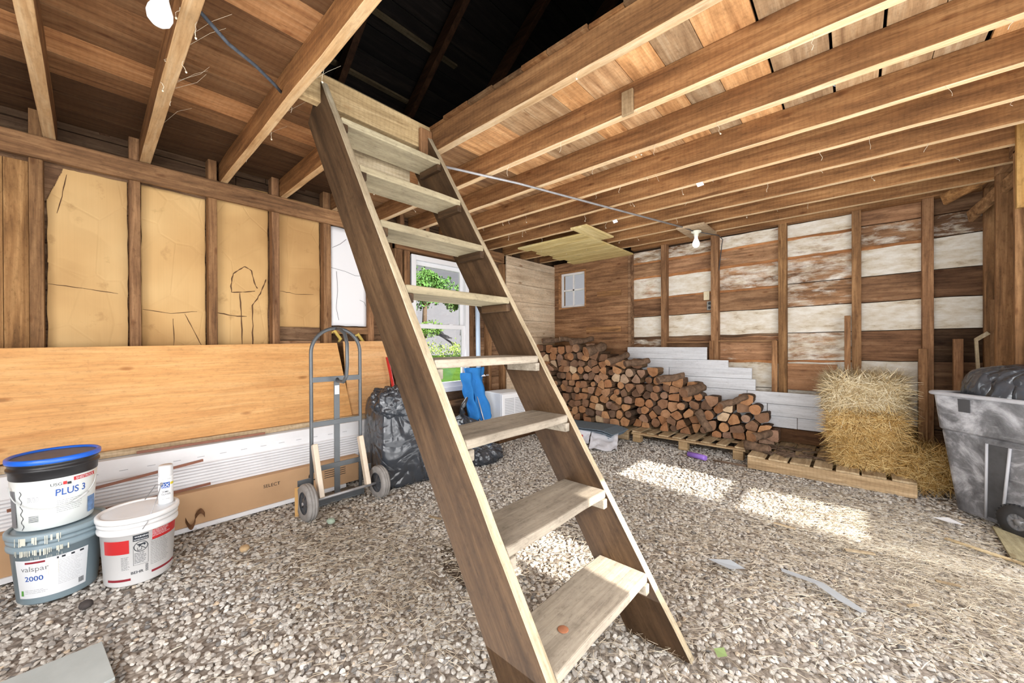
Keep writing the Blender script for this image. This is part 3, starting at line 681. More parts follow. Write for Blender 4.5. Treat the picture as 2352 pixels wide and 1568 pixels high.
for z, x0, x1, k, l in ((2.02, -3.0, -2.6, 1.0, 'thin wooden batten nailed to the brown boarding right of the little window'), (1.47, -3.2, -2.6, 1.45, 'orange pine strip nailed low on the brown boarding by the firewood')):
    mb = MB(); mb.box(x0, x1, 5.325, 5.34, z-.04, z+.04); o = mb.build('batten', M['studX'], bevel=.002); o.color = (k, k*.95, k*.85, 1); tag(o, l, 'batten')

# ------------------------------------------------------------------ right wall
mb = MB()
SUN_HOLES = [(3.05, 3.63, .79, 1.225), (3.05, 3.63, 1.30, 1.84), (1.15, 1.73, 1.41, 1.96)]
def holed(y0, y1, z0, z1):
    rects = [(y0, y1, z0, z1)]
    for a, b, c, d in SUN_HOLES:
        out = []
        for (p, q, r, s) in rects:
            if a >= q or b <= p or c >= s or d <= r: out.append((p, q, r, s)); continue
            if a > p: out.append((p, a, r, s))
            if b < q: out.append((b, q, r, s))
            pa, qa = max(a, p), min(b, q)
            if c > r: out.append((pa, qa, r, c))
            if d < s: out.append((pa, qa, d, s))
        rects = out
    return rects
for p, q, r, s in holed(-1.8, 4.36, -.1, 3.0): mb.box(1.35, 1.38, p, q, r, s, tn(.9))
for z0 in np.arange(0, 2.6, .26): mb.box(.97, 1.0, 4.4, 5.5, z0+.003, z0+.257, tn(random.uniform(.5, .8)))
mb.box(1.0, 1.03, 4.41, 5.52, -.1, 3.0, tn(.4)); mb.box(1.0, 1.38, 4.39, 4.42, -.1, 3.0, tn(.6))
struct(mb.build('wall_right', M['boardY']))
for (y, ww, z1, l, c) in ((5.31, .06, 2.62, 'corner post at the right end of the back wall', 1.05), (4.93, .06, 2.6, 'second post of the right wall beside the corner post', 1.1), (4.44, .05, 2.62, 'near post of the right wall edging the wide brown panel', 1.15)):
    mb = MB(); mb.box(XR-.01, .97, y-ww/2, y+ww/2, 0, z1); o = mb.build('wall_post', M['studZ'], bevel=.004); o.color = (c, c*.97, c*.9, 1); tag(o, l, 'post', 'posts of the right wall')
mb = MB(); mb.box(.88, .97, 5.27, 5.33, 0, 1.62); o = mb.build('blocking', M['studZ'], bevel=.004); tag(o, 'short pale board nailed to the corner post above the grey cart', 'board')
mb = MB(); mb.box(.885, 1.34, 4.37, 4.385, 0, 2.57); o = mb.build('brown_panel', wood('red_brown_panel', srgb(84, 56, 40), srgb(114, 78, 56), srgb(134, 94, 68), 'Z', 1, .8, .2, .3, .3, .2), bevel=.002); tag(o, 'wide reddish brown panel at the right edge behind the cart', 'panel')
mb = MB(); mb.box(.80, .86, 4.12, 4.16, 2.14, 2.70); o = mb.build('hanging_board', wood('yellow_pine', srgb(190, 140, 74), srgb(214, 168, 100), srgb(230, 190, 126), 'Z', 1, .7), bevel=.003); tag(o, 'yellow pine board hanging from the joists at the right edge', 'board')
mb = MB(); mb.box(.85, .97, 4.3, 5.36, 2.60, 2.70); o = mb.build('side_plate', M['studY'], bevel=.004); tag(o, 'top plate along the right wall above the posts', 'beam')
for p, q, l in (((.60, 5.22, 2.545), (.90, 4.95, 2.66), 'upper diagonal brace in the top right corner'), ((.76, 5.24, 2.36), (.96, 4.7, 2.56), 'lower greyish diagonal brace in the top right corner')):
    mb = MB(); bar(mb, p, q, .03, .1); o = mb.build('corner_brace', M['stud'+'X'], bevel=.004); o.color = (1.2, 1.1, .85, 1) if 'upper' in l else (.95, .95, .9, 1); tag(o, l, 'brace')
mb = MB(); mb.box(.66, .72, 5.2, 5.26, .0, 1.28); o = mb.build('short_stud', M['studZ'], bevel=.004); o.color = (.95, .9, .9, 1); tag(o, 'short upright board standing just behind the black bag in the cart', 'board')
mb = MB(); bar(mb, (.83, 5.1, .0), (.79, 5.2, 1.28), .02, .03); bar(mb, (.79, 5.2, 1.27), (.86, 5.2, 1.33), .02, .03); o = mb.build('thin_stick', M['paleZ']); tag(o, 'thin pale stick leaning in the right corner', 'stick')

# ------------------------------------------------------------------ front wall behind the camera
mb = MB()
for z0 in np.arange(0, 3.0, .25): mb.box(-4, 1.38, -1.8, -1.77, z0+.002, z0+.248, tn(.9))
struct(mb.build('wall_front', M['boardX']))

# ------------------------------------------------------------------ joists
JX0, JX1 = -3.935, 1.34
jl = [(-.195, .056, 'leftmost ceiling joist, near the top left corner of the picture'), (.243, .06, 'ceiling joist that carries the near bare bulb'), (.713, .05, 'ceiling joist along the left side of the loft opening'),
      (1.15, .05, None), (1.60, .055, 'ceiling joist along the right side of the loft opening'), (2.08, .055, 'first ceiling joist behind the one edging the loft opening'), (2.53, .055, 'second ceiling joist behind the one edging the loft opening'),
      (2.98, .05, 'third ceiling joist behind the one edging the loft opening'), (3.38, .05, 'fourth ceiling joist behind the one edging the loft opening'), (3.76, .05, 'fifth ceiling joist behind the one edging the loft opening'),
      (4.157, .05, 'third ceiling joist counted from the back wall'), (4.56, .05, 'second ceiling joist counted from the back wall, behind the boarded ceiling patch'), (4.96, .05, 'last ceiling joist, closest to the back wall')]
for y, t, l in jl:
    x1 = JX1 if l else -2.255
    mb = MB()
    # slightly wavy rough sawn beam
    n = 30; a = []; 
    vs = []
    for i in range(n+1):
        x = JX0+(x1-JX0)*i/n; q = .004*mnoise.noise(Vector((x*2, y*9, 0))); b = .003*mnoise.noise(Vector((x*5, y*9, 4)))
        vs += [(x, y+q, ZJ+b), (x, y+t+q, ZJ+b), (x, y+t+q, ZF), (x, y+q, ZF)]
    for i in range(n):
        for k in range(4):
            mb.add([], []); 
    fs = [(i*4+k, i*4+(k+1) % 4, (i+1)*4+(k+1) % 4, (i+1)*4+k) for i in range(n) for k in range(4)]+[(3, 2, 1, 0), (n*4, n*4+1, n*4+2, n*4+3)]
    o_ = len(mb.v); mb.v += vs
    for q in fs:
        mb.f.append(q); mb.t.append((1, 1, 1, 0)); mb.sm.append(False); mb.m.append(1 if (len(q) == 4 and all((k % 4) in (0, 1) for k in q)) else 0)
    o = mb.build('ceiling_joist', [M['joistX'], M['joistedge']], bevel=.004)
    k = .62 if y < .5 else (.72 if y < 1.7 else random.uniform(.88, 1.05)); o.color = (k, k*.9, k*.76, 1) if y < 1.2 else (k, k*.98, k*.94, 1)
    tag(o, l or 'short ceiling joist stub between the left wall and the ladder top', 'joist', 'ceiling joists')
mb = MB(); mb.box(-2.255, -2.20, .763, 1.60, 2.595, ZF+.018); o = mb.build('opening_header', M['paleY'], bevel=.004); o.color = (1.1, .98, .78, 1); tag(o, 'pale header beam across the loft opening at the ladder top', 'beam')
mb = MB(); mb.box(-2.20, -2.17, 1.50, 1.595, 2.53, 2.72); o = mb.build('corner_block', M['studZ'], bevel=.006); o.color = (.8, .75, .72, 1); tag(o, 'small brown block at the right end of the pale header beam', 'block')
mb = MB(); mb.box(-2.36, -2.33, .92, 1.52, 2.37, 2.53); o = mb.build('riser_plank', M['paleY'], bevel=.008); tag(o, 'pale weathered plank behind the two topmost ladder treads', 'board')
mb = MB(); mb.box(-2.36, -2.30, 1.60, 1.66, 2.36, 2.60); o = mb.build('hanger_block', M['paleZ'], bevel=.006); tag(o, 'split pale block hanging under the joist behind the ladder', 'block')
mb = MB(); mb.box(-1.0, -.93, 2.06, 2.08, 2.56, 2.70); o = mb.build('splice_block', M['paleZ'], bevel=.006); o.color = (.72, .64, .56, 1); tag(o, 'small greyish block nailed to the face of a ceiling joist', 'block')

# loft floor boards = ceiling of the room
mb = MB(); x = -3.935
while x < 1.3:
    wd = random.uniform(.17, .25); x1 = min(x+wd, 1.3)
    gap = random.choice([.002, .003, .004, .012, .02]) if x > -.9 else .003
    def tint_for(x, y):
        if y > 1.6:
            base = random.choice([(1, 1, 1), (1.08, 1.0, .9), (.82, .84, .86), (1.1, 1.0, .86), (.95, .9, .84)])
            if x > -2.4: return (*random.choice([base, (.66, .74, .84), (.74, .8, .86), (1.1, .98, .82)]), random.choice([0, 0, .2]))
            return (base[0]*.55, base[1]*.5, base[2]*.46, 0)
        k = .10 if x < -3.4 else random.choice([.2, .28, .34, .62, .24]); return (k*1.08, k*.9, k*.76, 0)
    if x1 < -2.2:
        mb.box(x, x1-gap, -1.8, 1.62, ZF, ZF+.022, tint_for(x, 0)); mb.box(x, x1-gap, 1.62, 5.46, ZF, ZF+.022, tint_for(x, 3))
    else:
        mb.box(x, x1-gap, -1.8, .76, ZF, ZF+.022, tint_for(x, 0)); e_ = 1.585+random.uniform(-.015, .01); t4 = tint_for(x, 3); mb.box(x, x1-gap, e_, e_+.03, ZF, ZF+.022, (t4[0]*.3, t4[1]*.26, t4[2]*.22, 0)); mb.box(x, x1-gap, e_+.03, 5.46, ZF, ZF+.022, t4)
    x = x1
mb.box(1.0, 1.3, .76, 1.6, ZF, ZF+.022, tn(.3))
struct(mb.build('ceiling', M['loft'], bevel=.002))
# boarded ceiling patch in the far left corner
pb = wood('pale_pine_board', srgb(190, 160, 100), srgb(222, 198, 136), srgb(240, 222, 170), 'Y', 1, .7, 0, .15, .2, .5, True)
mb = MB(); 
for i in range(7):
    y0 = 3.92+i*.2; mb.box(-3.42 + .08*(i % 2), -2.40, y0, y0+.195, 2.548, 2.57, (1.0, 1.0, .95, 0))
pbx = wood('pale_pine_board_x', srgb(190, 160, 100), srgb(222, 198, 136), srgb(240, 222, 170), 'X', 1, .7, 0, .15, .2, .5, True)
o = mb.build('ceiling_panel', pbx, bevel=.003); tag(o, 'pale pine board patch under the joists in the far corner', 'panel')
mb = MB(); mb.box(-2.40, -2.19, 3.66, 4.30, 2.55, 2.57); o = mb.build('loose_ceiling_board', pb, bevel=.003); tag(o, 'single pale pine board beside the boarded ceiling patch', 'board')

# ------------------------------------------------------------------ roof above the loft (its darkness put into the colours)
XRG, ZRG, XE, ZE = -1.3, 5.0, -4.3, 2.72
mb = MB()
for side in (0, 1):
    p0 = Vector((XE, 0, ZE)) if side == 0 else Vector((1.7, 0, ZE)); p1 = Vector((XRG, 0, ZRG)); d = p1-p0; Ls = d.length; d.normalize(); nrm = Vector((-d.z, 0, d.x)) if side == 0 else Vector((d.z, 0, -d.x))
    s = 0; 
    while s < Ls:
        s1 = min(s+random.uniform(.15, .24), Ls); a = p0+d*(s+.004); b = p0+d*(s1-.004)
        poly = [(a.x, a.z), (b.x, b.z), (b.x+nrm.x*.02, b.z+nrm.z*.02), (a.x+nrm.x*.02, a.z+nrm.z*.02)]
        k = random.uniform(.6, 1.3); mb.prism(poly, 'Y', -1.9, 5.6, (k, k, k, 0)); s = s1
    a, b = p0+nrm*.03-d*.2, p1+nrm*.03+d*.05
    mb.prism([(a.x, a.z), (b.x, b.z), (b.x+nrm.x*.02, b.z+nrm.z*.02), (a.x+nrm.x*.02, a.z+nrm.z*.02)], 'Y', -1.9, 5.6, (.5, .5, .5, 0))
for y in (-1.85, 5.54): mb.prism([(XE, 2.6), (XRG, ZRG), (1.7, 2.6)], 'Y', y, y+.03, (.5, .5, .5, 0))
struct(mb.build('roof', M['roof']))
bat = MB()
for y in (-.6, .05, .7, 1.35, 2.0, 2.65, 3.3, 3.95, 4.6):
    mb = MB()
    p0 = Vector((XE+.15, 0, ZE)); p1 = Vector((XRG, 0, ZRG-.12))
    mb.prism([(p0.x, p0.z), (p1.x, p1.z), (p1.x, p1.z-.14), (p0.x+.06, p0.z-.1)], 'Y', y, y+.05)
    o = mb.build('rafter', M['studX'], bevel=.003); o.color = (.16, .13, .12, 1); tag(o, 'dark rafter rising under the roof above the loft', 'rafter', 'dark rafters in the loft')  # stud wood darkened so the rafters read as unlit
for i, (s, y0, y1) in enumerate(((.62, 1.15, 1.9), (.75, .9, 1.5), (.9, 1.2, 2.1), (1.2, 1.3, 2.3), (1.5, 1.2, 2.0), (1.9, 1.5, 2.4))):
    p = Vector((XE, 0, ZE))+Vector((3.0, 0, 2.28)).normalized()*s*1.6
    mb = MB(); mb.box(p.x-.02, p.x+.03, y0, y1, p.z-.05, p.z-.03); o = mb.build('roof_batten', M['paleY']); k = (.5, .3, .3, .22, .2, .2)[i]; o.color = (k, k*.95, k*.85, 1)
    tag(o, 'pale batten showing between the dark roof boards', 'batten', 'battens under the loft roof')
mb = MB(); bar(mb, (-3.2, 1.15, 2.77), (-3.0, 1.15, 3.5), .05, .07); o = mb.build('loft_strut', M['studZ']); o.color = (.55, .5, .46, 1); tag(o, 'brown strut standing on the loft floor seen through the opening', 'strut')
mb = MB(); mb.box(-3.05, -2.9, 1.2, 1.9, 3.15, 3.25); o = mb.build('loft_beam', M['paleY'], bevel=.004); o.color = (.6, .58, .5, 1); tag(o, 'pale short beam in the loft above the ladder', 'beam')

# ------------------------------------------------------------------ the steep open ladder stair
lad = empty('wooden_ladder', (-.47, 1.2, 0)); tag(lad, 'steep open wooden ladder stair with eight worn treads standing in the middle of the barn', 'ladder')
LX, LS = -.471, -.6352
ang = math.atan2(1, LS)  # direction of the stringer in x-z
def stringer(y0, y1, bottom=0.):
    L_ = 2.79/math.sin(ang); mb = MB()
    d = Vector((math.cos(ang), 0, math.sin(ang)))
    # local frame: x along the stringer, z across it
    def loc(x, z):
        p = Vector((x-LX, 0, z)); return (p.dot(d), p.dot(Vector((-d.z, 0, d.x))))
    poly = [loc(LX, 0), loc(LX+LS*2.74, 2.735), loc(-2.385, 2.553), loc(-.735, 0)]
    # slightly worn edges
    out = []
    for i in range(4):
        a, b = poly[i], poly[(i+1) % 4]; n = 26 if i in (0, 2) else 1
        for k in range(n):
            t_ = k/n; q = .0035*mnoise.noise(Vector((a[0]+(b[0]-a[0])*t_*1.0, i*3, y0)) * 6) if 0 < k else 0
            out.append((a[0]+(b[0]-a[0])*t_, a[1]+(b[1]-a[1])*t_+q))
    mb.prism(out, 'Y', y0, y1, mi=0)
    # the long front edge is paler: side light put into its colour
    n = len(out)
    for i in range(26): mb.m[i] = 1
    o = mb.build('stringer', [M['stringer'], M['edge']], bevel=.004)
    o.rotation_euler = (0, -ang, 0)
    o.location = (LX, 0, 0)
    o.parent = lad; o.matrix_parent_inverse = Matrix.Translation(-Vector(lad.location))
    return o
M['edge'] = wood('lit_pale_edge', srgb(142, 126, 100), srgb(182, 167, 138), srgb(206, 194, 168), 'X', 1, .8, 0, .3, .25, .2)  # pale tone stands for light falling on the stringer fronts
stringer(.863, .903); stringer(1.556, 1.596)
TZ = [.288, .590, .905, 1.190, 1.508, 1.832, 2.15, 2.468]
for i, z in enumerate(TZ):
    xf = LX+LS*z+.01; dp = .225; mb = MB()
    ny_ = 14; vs = []
    for k in range(ny_+1):
        y = .904+(1.555-.904)*k/ny_; q = .006*mnoise.noise(Vector((y*4, i*3, 0))); q2 = .005*mnoise.noise(Vector((y*4, i*3, 5)))
        vs += [(xf+q, y, z-.036), (xf-dp+q2, y, z-.036), (xf-dp+q2, y, z), (xf+q, y, z)]
    fs = [(a*4+b, a*4+(b+1) % 4, (a+1)*4+(b+1) % 4, (a+1)*4+b) for a in range(ny_) for b in range(4)]+[(3, 2, 1, 0), (ny_*4, ny_*4+1, ny_*4+2, ny_*4+3)]
    mb.add(vs, fs); o = sub(mb, 'tread', M['tread'], lad, bevel=.006)
    k = [1.05, .98, .98, 1.02, 1.08, 1.12, 1.15, 1.1][i]; o.color = (k, k*(.98 if i < 4 else .97), k*(.97 if i < 4 else .78), 1)
    for y0, y1 in ((.904, .935), (1.524, 1.555)):
        mb = MB(); mb.box(xf-.195, xf+.008, y0, y1, z-.078, z-.037); o = sub(mb, 'cleat', M['stringer'] if i > 3 else M['tread'], lad, bevel=.004)
mb = MB(); mb.lathe([(.0, .2885), (.017, .2885), (.019, .2895), (.017, .2905), (0, .2905)], 20, (0, 0, 0)); 
o = mb.build('rusty_cap', plain('rust', srgb(168, 108, 76), .8, 0, .3, .2, 60)); o.location = (-.73, 1.06, .0005); tag(o, 'small rusty round cap lying on the lowest ladder tread', 'cap')

# ------------------------------------------------------------------ plywood, vinyl siding and long box along the left wall
def lean_board(name, y0, y1, zb, zt_, xb, xt, th_, mat, zt1=None, zb1=None, y1b=None):
    mb = MB(); zt1 = zt1 or zt_; zb1 = zb1 or zb; y1b = y1b or y1
    v = [(xb, y0, zb), (xb, y1b, zb1), (xt, y1, zt1), (xt, y0, zt_)]
    vs = v+[(x-th_, y, z) for x, y, z in v]
    mb.add(vs, [(0, 1, 2, 3), (7, 6, 5, 4), (0, 4, 5, 1), (1, 5, 6, 2), (2, 6, 7, 3), (3, 7, 4, 0)])
    return mb.build(name, mat, bevel=.002)
o = lean_board('plywood_sheet', -1.3, 1.59, .60, 1.225, -3.58, -3.70, .018, M['ply'], 1.27, .545, 1.685)
tag(o, 'long orange plywood sheet leaning on the left wall above the white siding', 'plywood'); o.color = (1.02, .94, .80, 1)
o = lean_board('plywood_sheet', 1.66, 2.12, .53, 1.285, -3.60, -3.72, .018, M['ply'], 1.29, .53)
tag(o, 'short paler plywood sheet right of the hand truck', 'plywood'); o.color = (1.02, 1.0, 1.0, 1)
mb = MB(); mb.box(-3.60, -3.548, -1.2, 2.1, .532, .575); o = mb.build('ledge_board', M['paleY'], bevel=.004); o.color = (1.1, 1.02, .98, 1); tag(o, 'pale wooden board edge just under the orange plywood', 'board')
# vinyl siding package with its folded ribs
mb = MB(); prof = []
n = 9
for i in range(n):
    z = .24+.165*i/n; x = -3.40-.10*i/n
    prof += [(x+.012, z), (x+.012, z+.012), (x-.006, z+.0155)]
prof += [(-3.50, .41), (-3.505, .47), (-3.52, .522), (-3.56, .53), (-3.64, .53), (-3.60, .235)]
mb.prism(prof, 'Y', -1.2, 1.95)
for k in range(16): mb.box(-3.5035, -3.5005, -.4+.13*k, -.36+.13*k, .447, .4505, mi=1)
o = mb.build('vinyl_siding_bundle', [plain('white_siding', srgb(240, 240, 242), .4, 0, .4, .05, 8), plain('slot_grey', srgb(178, 178, 182), .6)]); tag(o, 'long white ribbed vinyl siding pieces stacked under the plywood', 'siding')
mb = MB(); mb.box(-3.62, -3.335, -.9, 1.62, .03, .255); o = mb.build('long_cardboard_box', plain('box_cardboard', srgb(200, 166, 130), .8, 0, .25, .1, 3, None, .15, 12), bevel=.004); o.color = (.98, .9, .82, 1); tag(o, 'long flat cardboard box lying on the gravel along the left wall', 'box')
mb = MB(); mb.box(-3.63, -3.325, -.9, 1.5, .0, .03); mb.build('bottom_flange', M['white'], o)
def place_text(mb, key, size, origin, ux, uz, off=0, tint=(1, 1, 1, 0)):
    v, f, wd = TG[key]; ux, uz, og = Vector(ux), Vector(uz), Vector(origin)
    mb.add([og+ux*p[0]*size+uz*p[1]*size for p in v], f, tint)
ink = plain('black_ink', srgb(38, 34, 32), .6)
mb = MB(); place_text(mb, 'SELECT', .035, (-3.3325, .93, .165), (0, 1, 0), (0, 0, 1)); mb.tube([(-3.333, 1.23+.032*math.cos(a), .165+.032*math.sin(a)) for a in np.linspace(0, 2*PI, 20)[:-1]], .004, 4, closed=True)
for k in range(4): mb.box(-3.3345, -3.3325, 1.32, 1.5, .12+.018*k, .125+.018*k)
mb.build('lettering', ink, o, fix=False)
mb = MB()
for a0, yy in ((0, .42), (.9, .47)):
    vs = []; 
    for i in range(9):
        t_ = i/8; vs += [(-3.330+.03*math.sin(t_*2.4), yy+.05*t_, .10-.05*math.sin(t_*3)*(1 if a0 == 0 else -.9)), (-3.330+.03*math.sin(t_*2.4), yy+.05*t_, .065-.05*math.sin(t_*3)*(1 if a0 == 0 else -.9))]
    mb.add(vs, [(i*2, i*2+2, i*2+3, i*2+1) for i in range(8)])
mb.build('torn_flap', plain('torn_card', srgb(120, 84, 58), .9, 0, .2, .4, 60), o, fix=False)
cop = plain('brown_trim', srgb(136, 84, 62), .4, .2, .5, .2, 10)
for p, q, l in (((-3.33, -.3, .38), (-3.36, .52, .455), 'upper thin brown metal trim strip resting against the white siding'), ((-3.32, -.1, .27), (-3.30, .55, .30), 'lower thin brown trim strip lying on the cardboard box edge behind the paint buckets'), ((-3.505, .2, .548), (-3.50, .93, .548), 'thin dark brown strip lying under the plywood edge')):
    mb = MB(); bar(mb, p, q, .012, .016); tag(mb.build('trim_strip', cop), l, 'trim strip')

# ------------------------------------------------------------------ buckets
def ring_patch(mb, r, c, f0, f1, z0, z1, n=24, r1=None, tint=(1, 1, 1, 0)):
    r1 = r1 or r; vs = []
    for i in range(n+1):
        a = f0+(f1-f0)*i/n
        vs += [(c[0]+r*math.cos(a), c[1]+r*math.sin(a), z0), (c[0]+r1*math.cos(a), c[1]+r1*math.sin(a), z1)]
    mb.add(vs, [(2*i, 2*i+2, 2*i+3, 2*i+1) for i in range(n)], tint, smooth=True)
def ring_text(mb, key, size, rf, c, f, z, sx=1.0):
    v, fc, wd = TG[key]; out = []
    for p in v:
        zz = z+p[1]*size; r = rf(zz); a = f+p[0]*size*sx/r
        out.append((c[0]+r*math.cos(a), c[1]+r*math.sin(a), zz))
    mb.add(out, fc)
def lines(mb, rf, c, f0, f1, z0, z1, n, th_=.0012, seed=0):
    rr = random.Random(seed)
    for i in range(n):
        z = z1-(z1-z0)*i/max(1, n-1); e = f0+(f1-f0)*rr.uniform(.7, 1)
        a = f0
        while a < e:
            b = min(e, a+rr.uniform(.03, .12)); ring_patch(mb, rf(z), c, a, b, z, z+th_, 4); a = b+.015
ringc = lambda name, col, **k: plain(name, col, .45, 0, .4, **k)
blue_ink = ringc('blue_ink', srgb(38, 84, 168)); red_ink = ringc('red_ink', srgb(196, 42, 44)); dred = ringc('dark_red_ink', srgb(140, 36, 48)); grey_ink = ringc('grey_ink', srgb(120, 122, 126)); green_ink = ringc('green_ink', srgb(90, 160, 70)); dark_ink = ringc('charcoal_ink', srgb(40, 46, 54)); paper = ringc('label_paper', srgb(232, 236, 240))
lidm = plain('white_lid', srgb(238, 244, 250), .35, 0, .4, .06)
def bucket(c, z0, h, rb, rt, body, label, rimcol, name='paint_bucket', lidcol=None, rimr=None):
    t_ = empty(name, (c[0], c[1], z0)); tag(t_, label, 'bucket')
    R_r = rt+.012
    mb = MB(); mb.lathe([(rb*.97, 0), (rb, .006), (rt, h-.085), (R_r-.002, h-.083), (R_r, h-.078), (R_r, h-.066), (rt+.002, h-.062), (rt+.002, h-.05), (R_r-.001, h-.048), (R_r, h-.036), (rt+.003, h-.032), (rt+.003, h-.02)], 72, (c[0], c[1], z0))
    sub(mb, 'body', body, t_)
    Rl = rimr or R_r+.004
    mb = MB(); mb.lathe([(rt+.004, h-.024), (Rl, h-.024), (Rl+.002, h-.018), (Rl+.002, h-.002), (Rl-.004, h+.004), (Rl-.014, h+.003), (Rl-.018, h-.006)], 72, (c[0], c[1], z0), capends=False)
    sub(mb, 'lid_rim', rimcol, t_)
    mb = MB(); mb.lathe([(0.001, h-.002), (Rl*.6, h-.003), (Rl-.03, h-.002), (Rl-.018, h-.005)], 72, (c[0], c[1], z0), capends=False); sub(mb, 'lid', lidcol or rimcol, t_)
    rf = lambda z: rb+(rt-rb)*((z-z0-.006)/(h-.091))+.0012
    return t_, rf
# lower grey bucket
cG = (-3.06, -.115)
greyb = plain('grey_blue_plastic', srgb(140, 160, 170), .38, 0, .4, .12, 6)
t_, rf = bucket(cG, 0, .345, .136, .156, greyb, 'grey-blue paint bucket with dripped rim carrying the blue-lidded bucket', greyb)
mb = MB(); ring_patch(mb, rf(.03)+.0002, cG, -1.0, .72, .035, .225, 40, rf(.235)+.0002); sub(mb, 'label', paper, t_, fix=False)
mb = MB(); ring_text(mb, 'valspar', .036, lambda z: rf(z)+.001, cG, -.50, .17); ring_text(mb, 'SHEETROCK', .006, lambda z: rf(z)+.001, cG, .1, .22); lines(mb, lambda z: rf(z)+.001, cG, -.78, -.15, .06, .075, 3, seed=1); lines(mb, lambda z: rf(z)+.001, cG, .02, .6, .08, .2, 16, .0008, 3); sub(mb, 'lettering', grey_ink, t_, fix=False)
mb = MB(); ring_text(mb, '2000', .034, lambda z: rf(z)+.001, cG, -.52, .122); sub(mb, 'number', blue_ink, t_, fix=False)
mb = MB(); ring_patch(mb, rf(.225)+.001, cG, -.70, -.24, .208, .217, 12); sub(mb, 'red_band', dred, t_, fix=False)
mb = MB(); ring_patch(mb, rf(.07)+.001, cG, -.90, -.83, .05, .075, 6); sub(mb, 'green_mark', green_ink, t_, fix=False)
mb = MB()
for k in range(9): ring_patch(mb, rf(.07)+.0012, cG, .5+k*.016, .508+k*.016, .05, .075, 1)
for a, b in ((.0, .04), (.10, .18), (.30, .38), (.5, .6)): ring_patch(mb, rf(.22)+.0012, cG, a, b, .21, .219, 3)
sub(mb, 'barcode', dark_ink, t_, fix=False)
mb = MB(); rr = random.Random(4)
for k in range(34):
    a = -.95+k*.035; 
    if rr.random() < .25: continue
    l = rr.uniform(.01, .05); R0 = .170
    ring_patch(mb, R0, cG, a, a+rr.uniform(.012, .03), .262-l*.3, .278, 2); 
    if rr.random() < .35: ring_patch(mb, rf(.2)+.0016, cG, a, a+.006, .262-l*2.5, .262, 1)
    if rr.random() < .6: ring_patch(mb, .1745, cG, a, a+rr.uniform(.012, .05), .322-l*.5, .34, 2)
sub(mb, 'paint_drips', ringc('cream_paint', srgb(222, 222, 206)), t_, fix=False)
mb = MB(); mb.tube([(cG[0]+.172*math.cos(a), cG[1]+.172*math.sin(a), .285-.05*math.sin((a-.95)/.9*PI)) for a in np.linspace(.95, 1.85, 9)], .0022, 6); sub(mb, 'handle', M['galv'], t_)
# upper bucket, black rim and blue lid
cU = (-3.075, -.125); z0 = .352
body = plain('white_bucket_plastic', srgb(232, 238, 236), .35, 0, .4, .04)
t_ = empty('joint_compound_bucket', (cU[0], cU[1], z0)); tag(t_, 'white bucket with black collar and blue lid stacked on the grey-blue bucket', 'bucket')
mb = MB(); mb.lathe([(.128, 0), (.132, .005), (.148, .25)], 72, (cU[0], cU[1], z0)); sub(mb, 'body', body, t_)
mb = MB(); mb.lathe([(.148, .245), (.150, .25), (.151, .285), (.158, .288), (.158, .298), (.152, .301), (.152, .315), (.157, .318), (.157, .326), (.15, .328)], 72, (cU[0], cU[1], z0)); sub(mb, 'collar', M['black'], t_)
mb = MB(); mb.lathe([(.15, .324), (.161, .325), (.163, .332), (.162, .345), (.156, .35), (.148, .347), (.145, .34)], 72, (cU[0], cU[1], z0), capends=False); sub(mb, 'lid_rim', plain('blue_plastic', srgb(28, 98, 214), .35), t_)
mb = MB(); mb.lathe([(.001, .339), (.146, .339)], 72, (cU[0], cU[1], z0), capends=False); sub(mb, 'lid', plain('dusty_lid', srgb(88, 100, 122), .5, 0, .4, .3, 9), t_)
rf = lambda z: .132+(.016)*((z-z0)/.25)+.0014; cc = cU
mb = MB(); ring_text(mb, 'PLUS 3', .047, rf, cc, .42, z0+.158, .82); sub(mb, 'product_lettering', blue_ink, t_, fix=False)
mb = MB(); ring_text(mb, 'USG', .021, rf, cc, .06, z0+.208, 1.0); ring_patch(mb, rf(z0+.22), cc, .31, .40, z0+.206, z0+.218, 3)
for k in range(40):
    z = z0+.20-.0048*k; a = -.82+.035*math.sin(k*.75); ring_patch(mb, rf(z), cc, a, a+.02, z-.005, z, 1)
lines(mb, rf, cc, -.62, -.3, z0+.145, z0+.165, 4, seed=5); lines(mb, rf, cc, .06, .75, z0+.075, z0+.13, 7, .0012, 6); 
for a0 in range(10): ring_patch(mb, rf(z0+.05), cc, -.62, -.36, z0+.045+.0045*a0, z0+.047+.0045*a0, 4)
sub(mb, 'lettering', dark_ink, t_, fix=False)
mb = MB(); ring_patch(mb, rf(z0+.222), cc, .46, 1.15, z0+.218, z0+.236, 16); ring_patch(mb, rf(z0+.215), cc, .21, .30, z0+.208, z0+.224, 3); sub(mb, 'red_band', red_ink, t_, fix=False)
mb = MB(); ring_text(mb, 'SHEETROCK', .018, lambda z: rf(z)+.0008, cc, .80, z0+.2205, .85); sub(mb, 'white_lettering', paper, t_, fix=False)
mb = MB(); ring_patch(mb, rf(z0+.1), cc, .92, 1.3, z0+.03, z0+.11, 8, rf(z0+.1)); sub(mb, 'blue_picture', ringc('pale_blue_ink', srgb(120, 160, 214), var=.5, vscale=30), t_, fix=False)
mb = MB(); ring_patch(mb, rf(z0+.1), cc, -1.25, -1.0, z0+.02, z0+.2, 8, rf(z0+.2)); 
for a0 in range(16): ring_patch(mb, rf(z0+.05)+.001, cc, -1.24, -1.02, z0+.03+.01*a0, z0+.032+.01*a0, 3)
sub(mb, 'side_text_column', grey_ink, t_, fix=False)
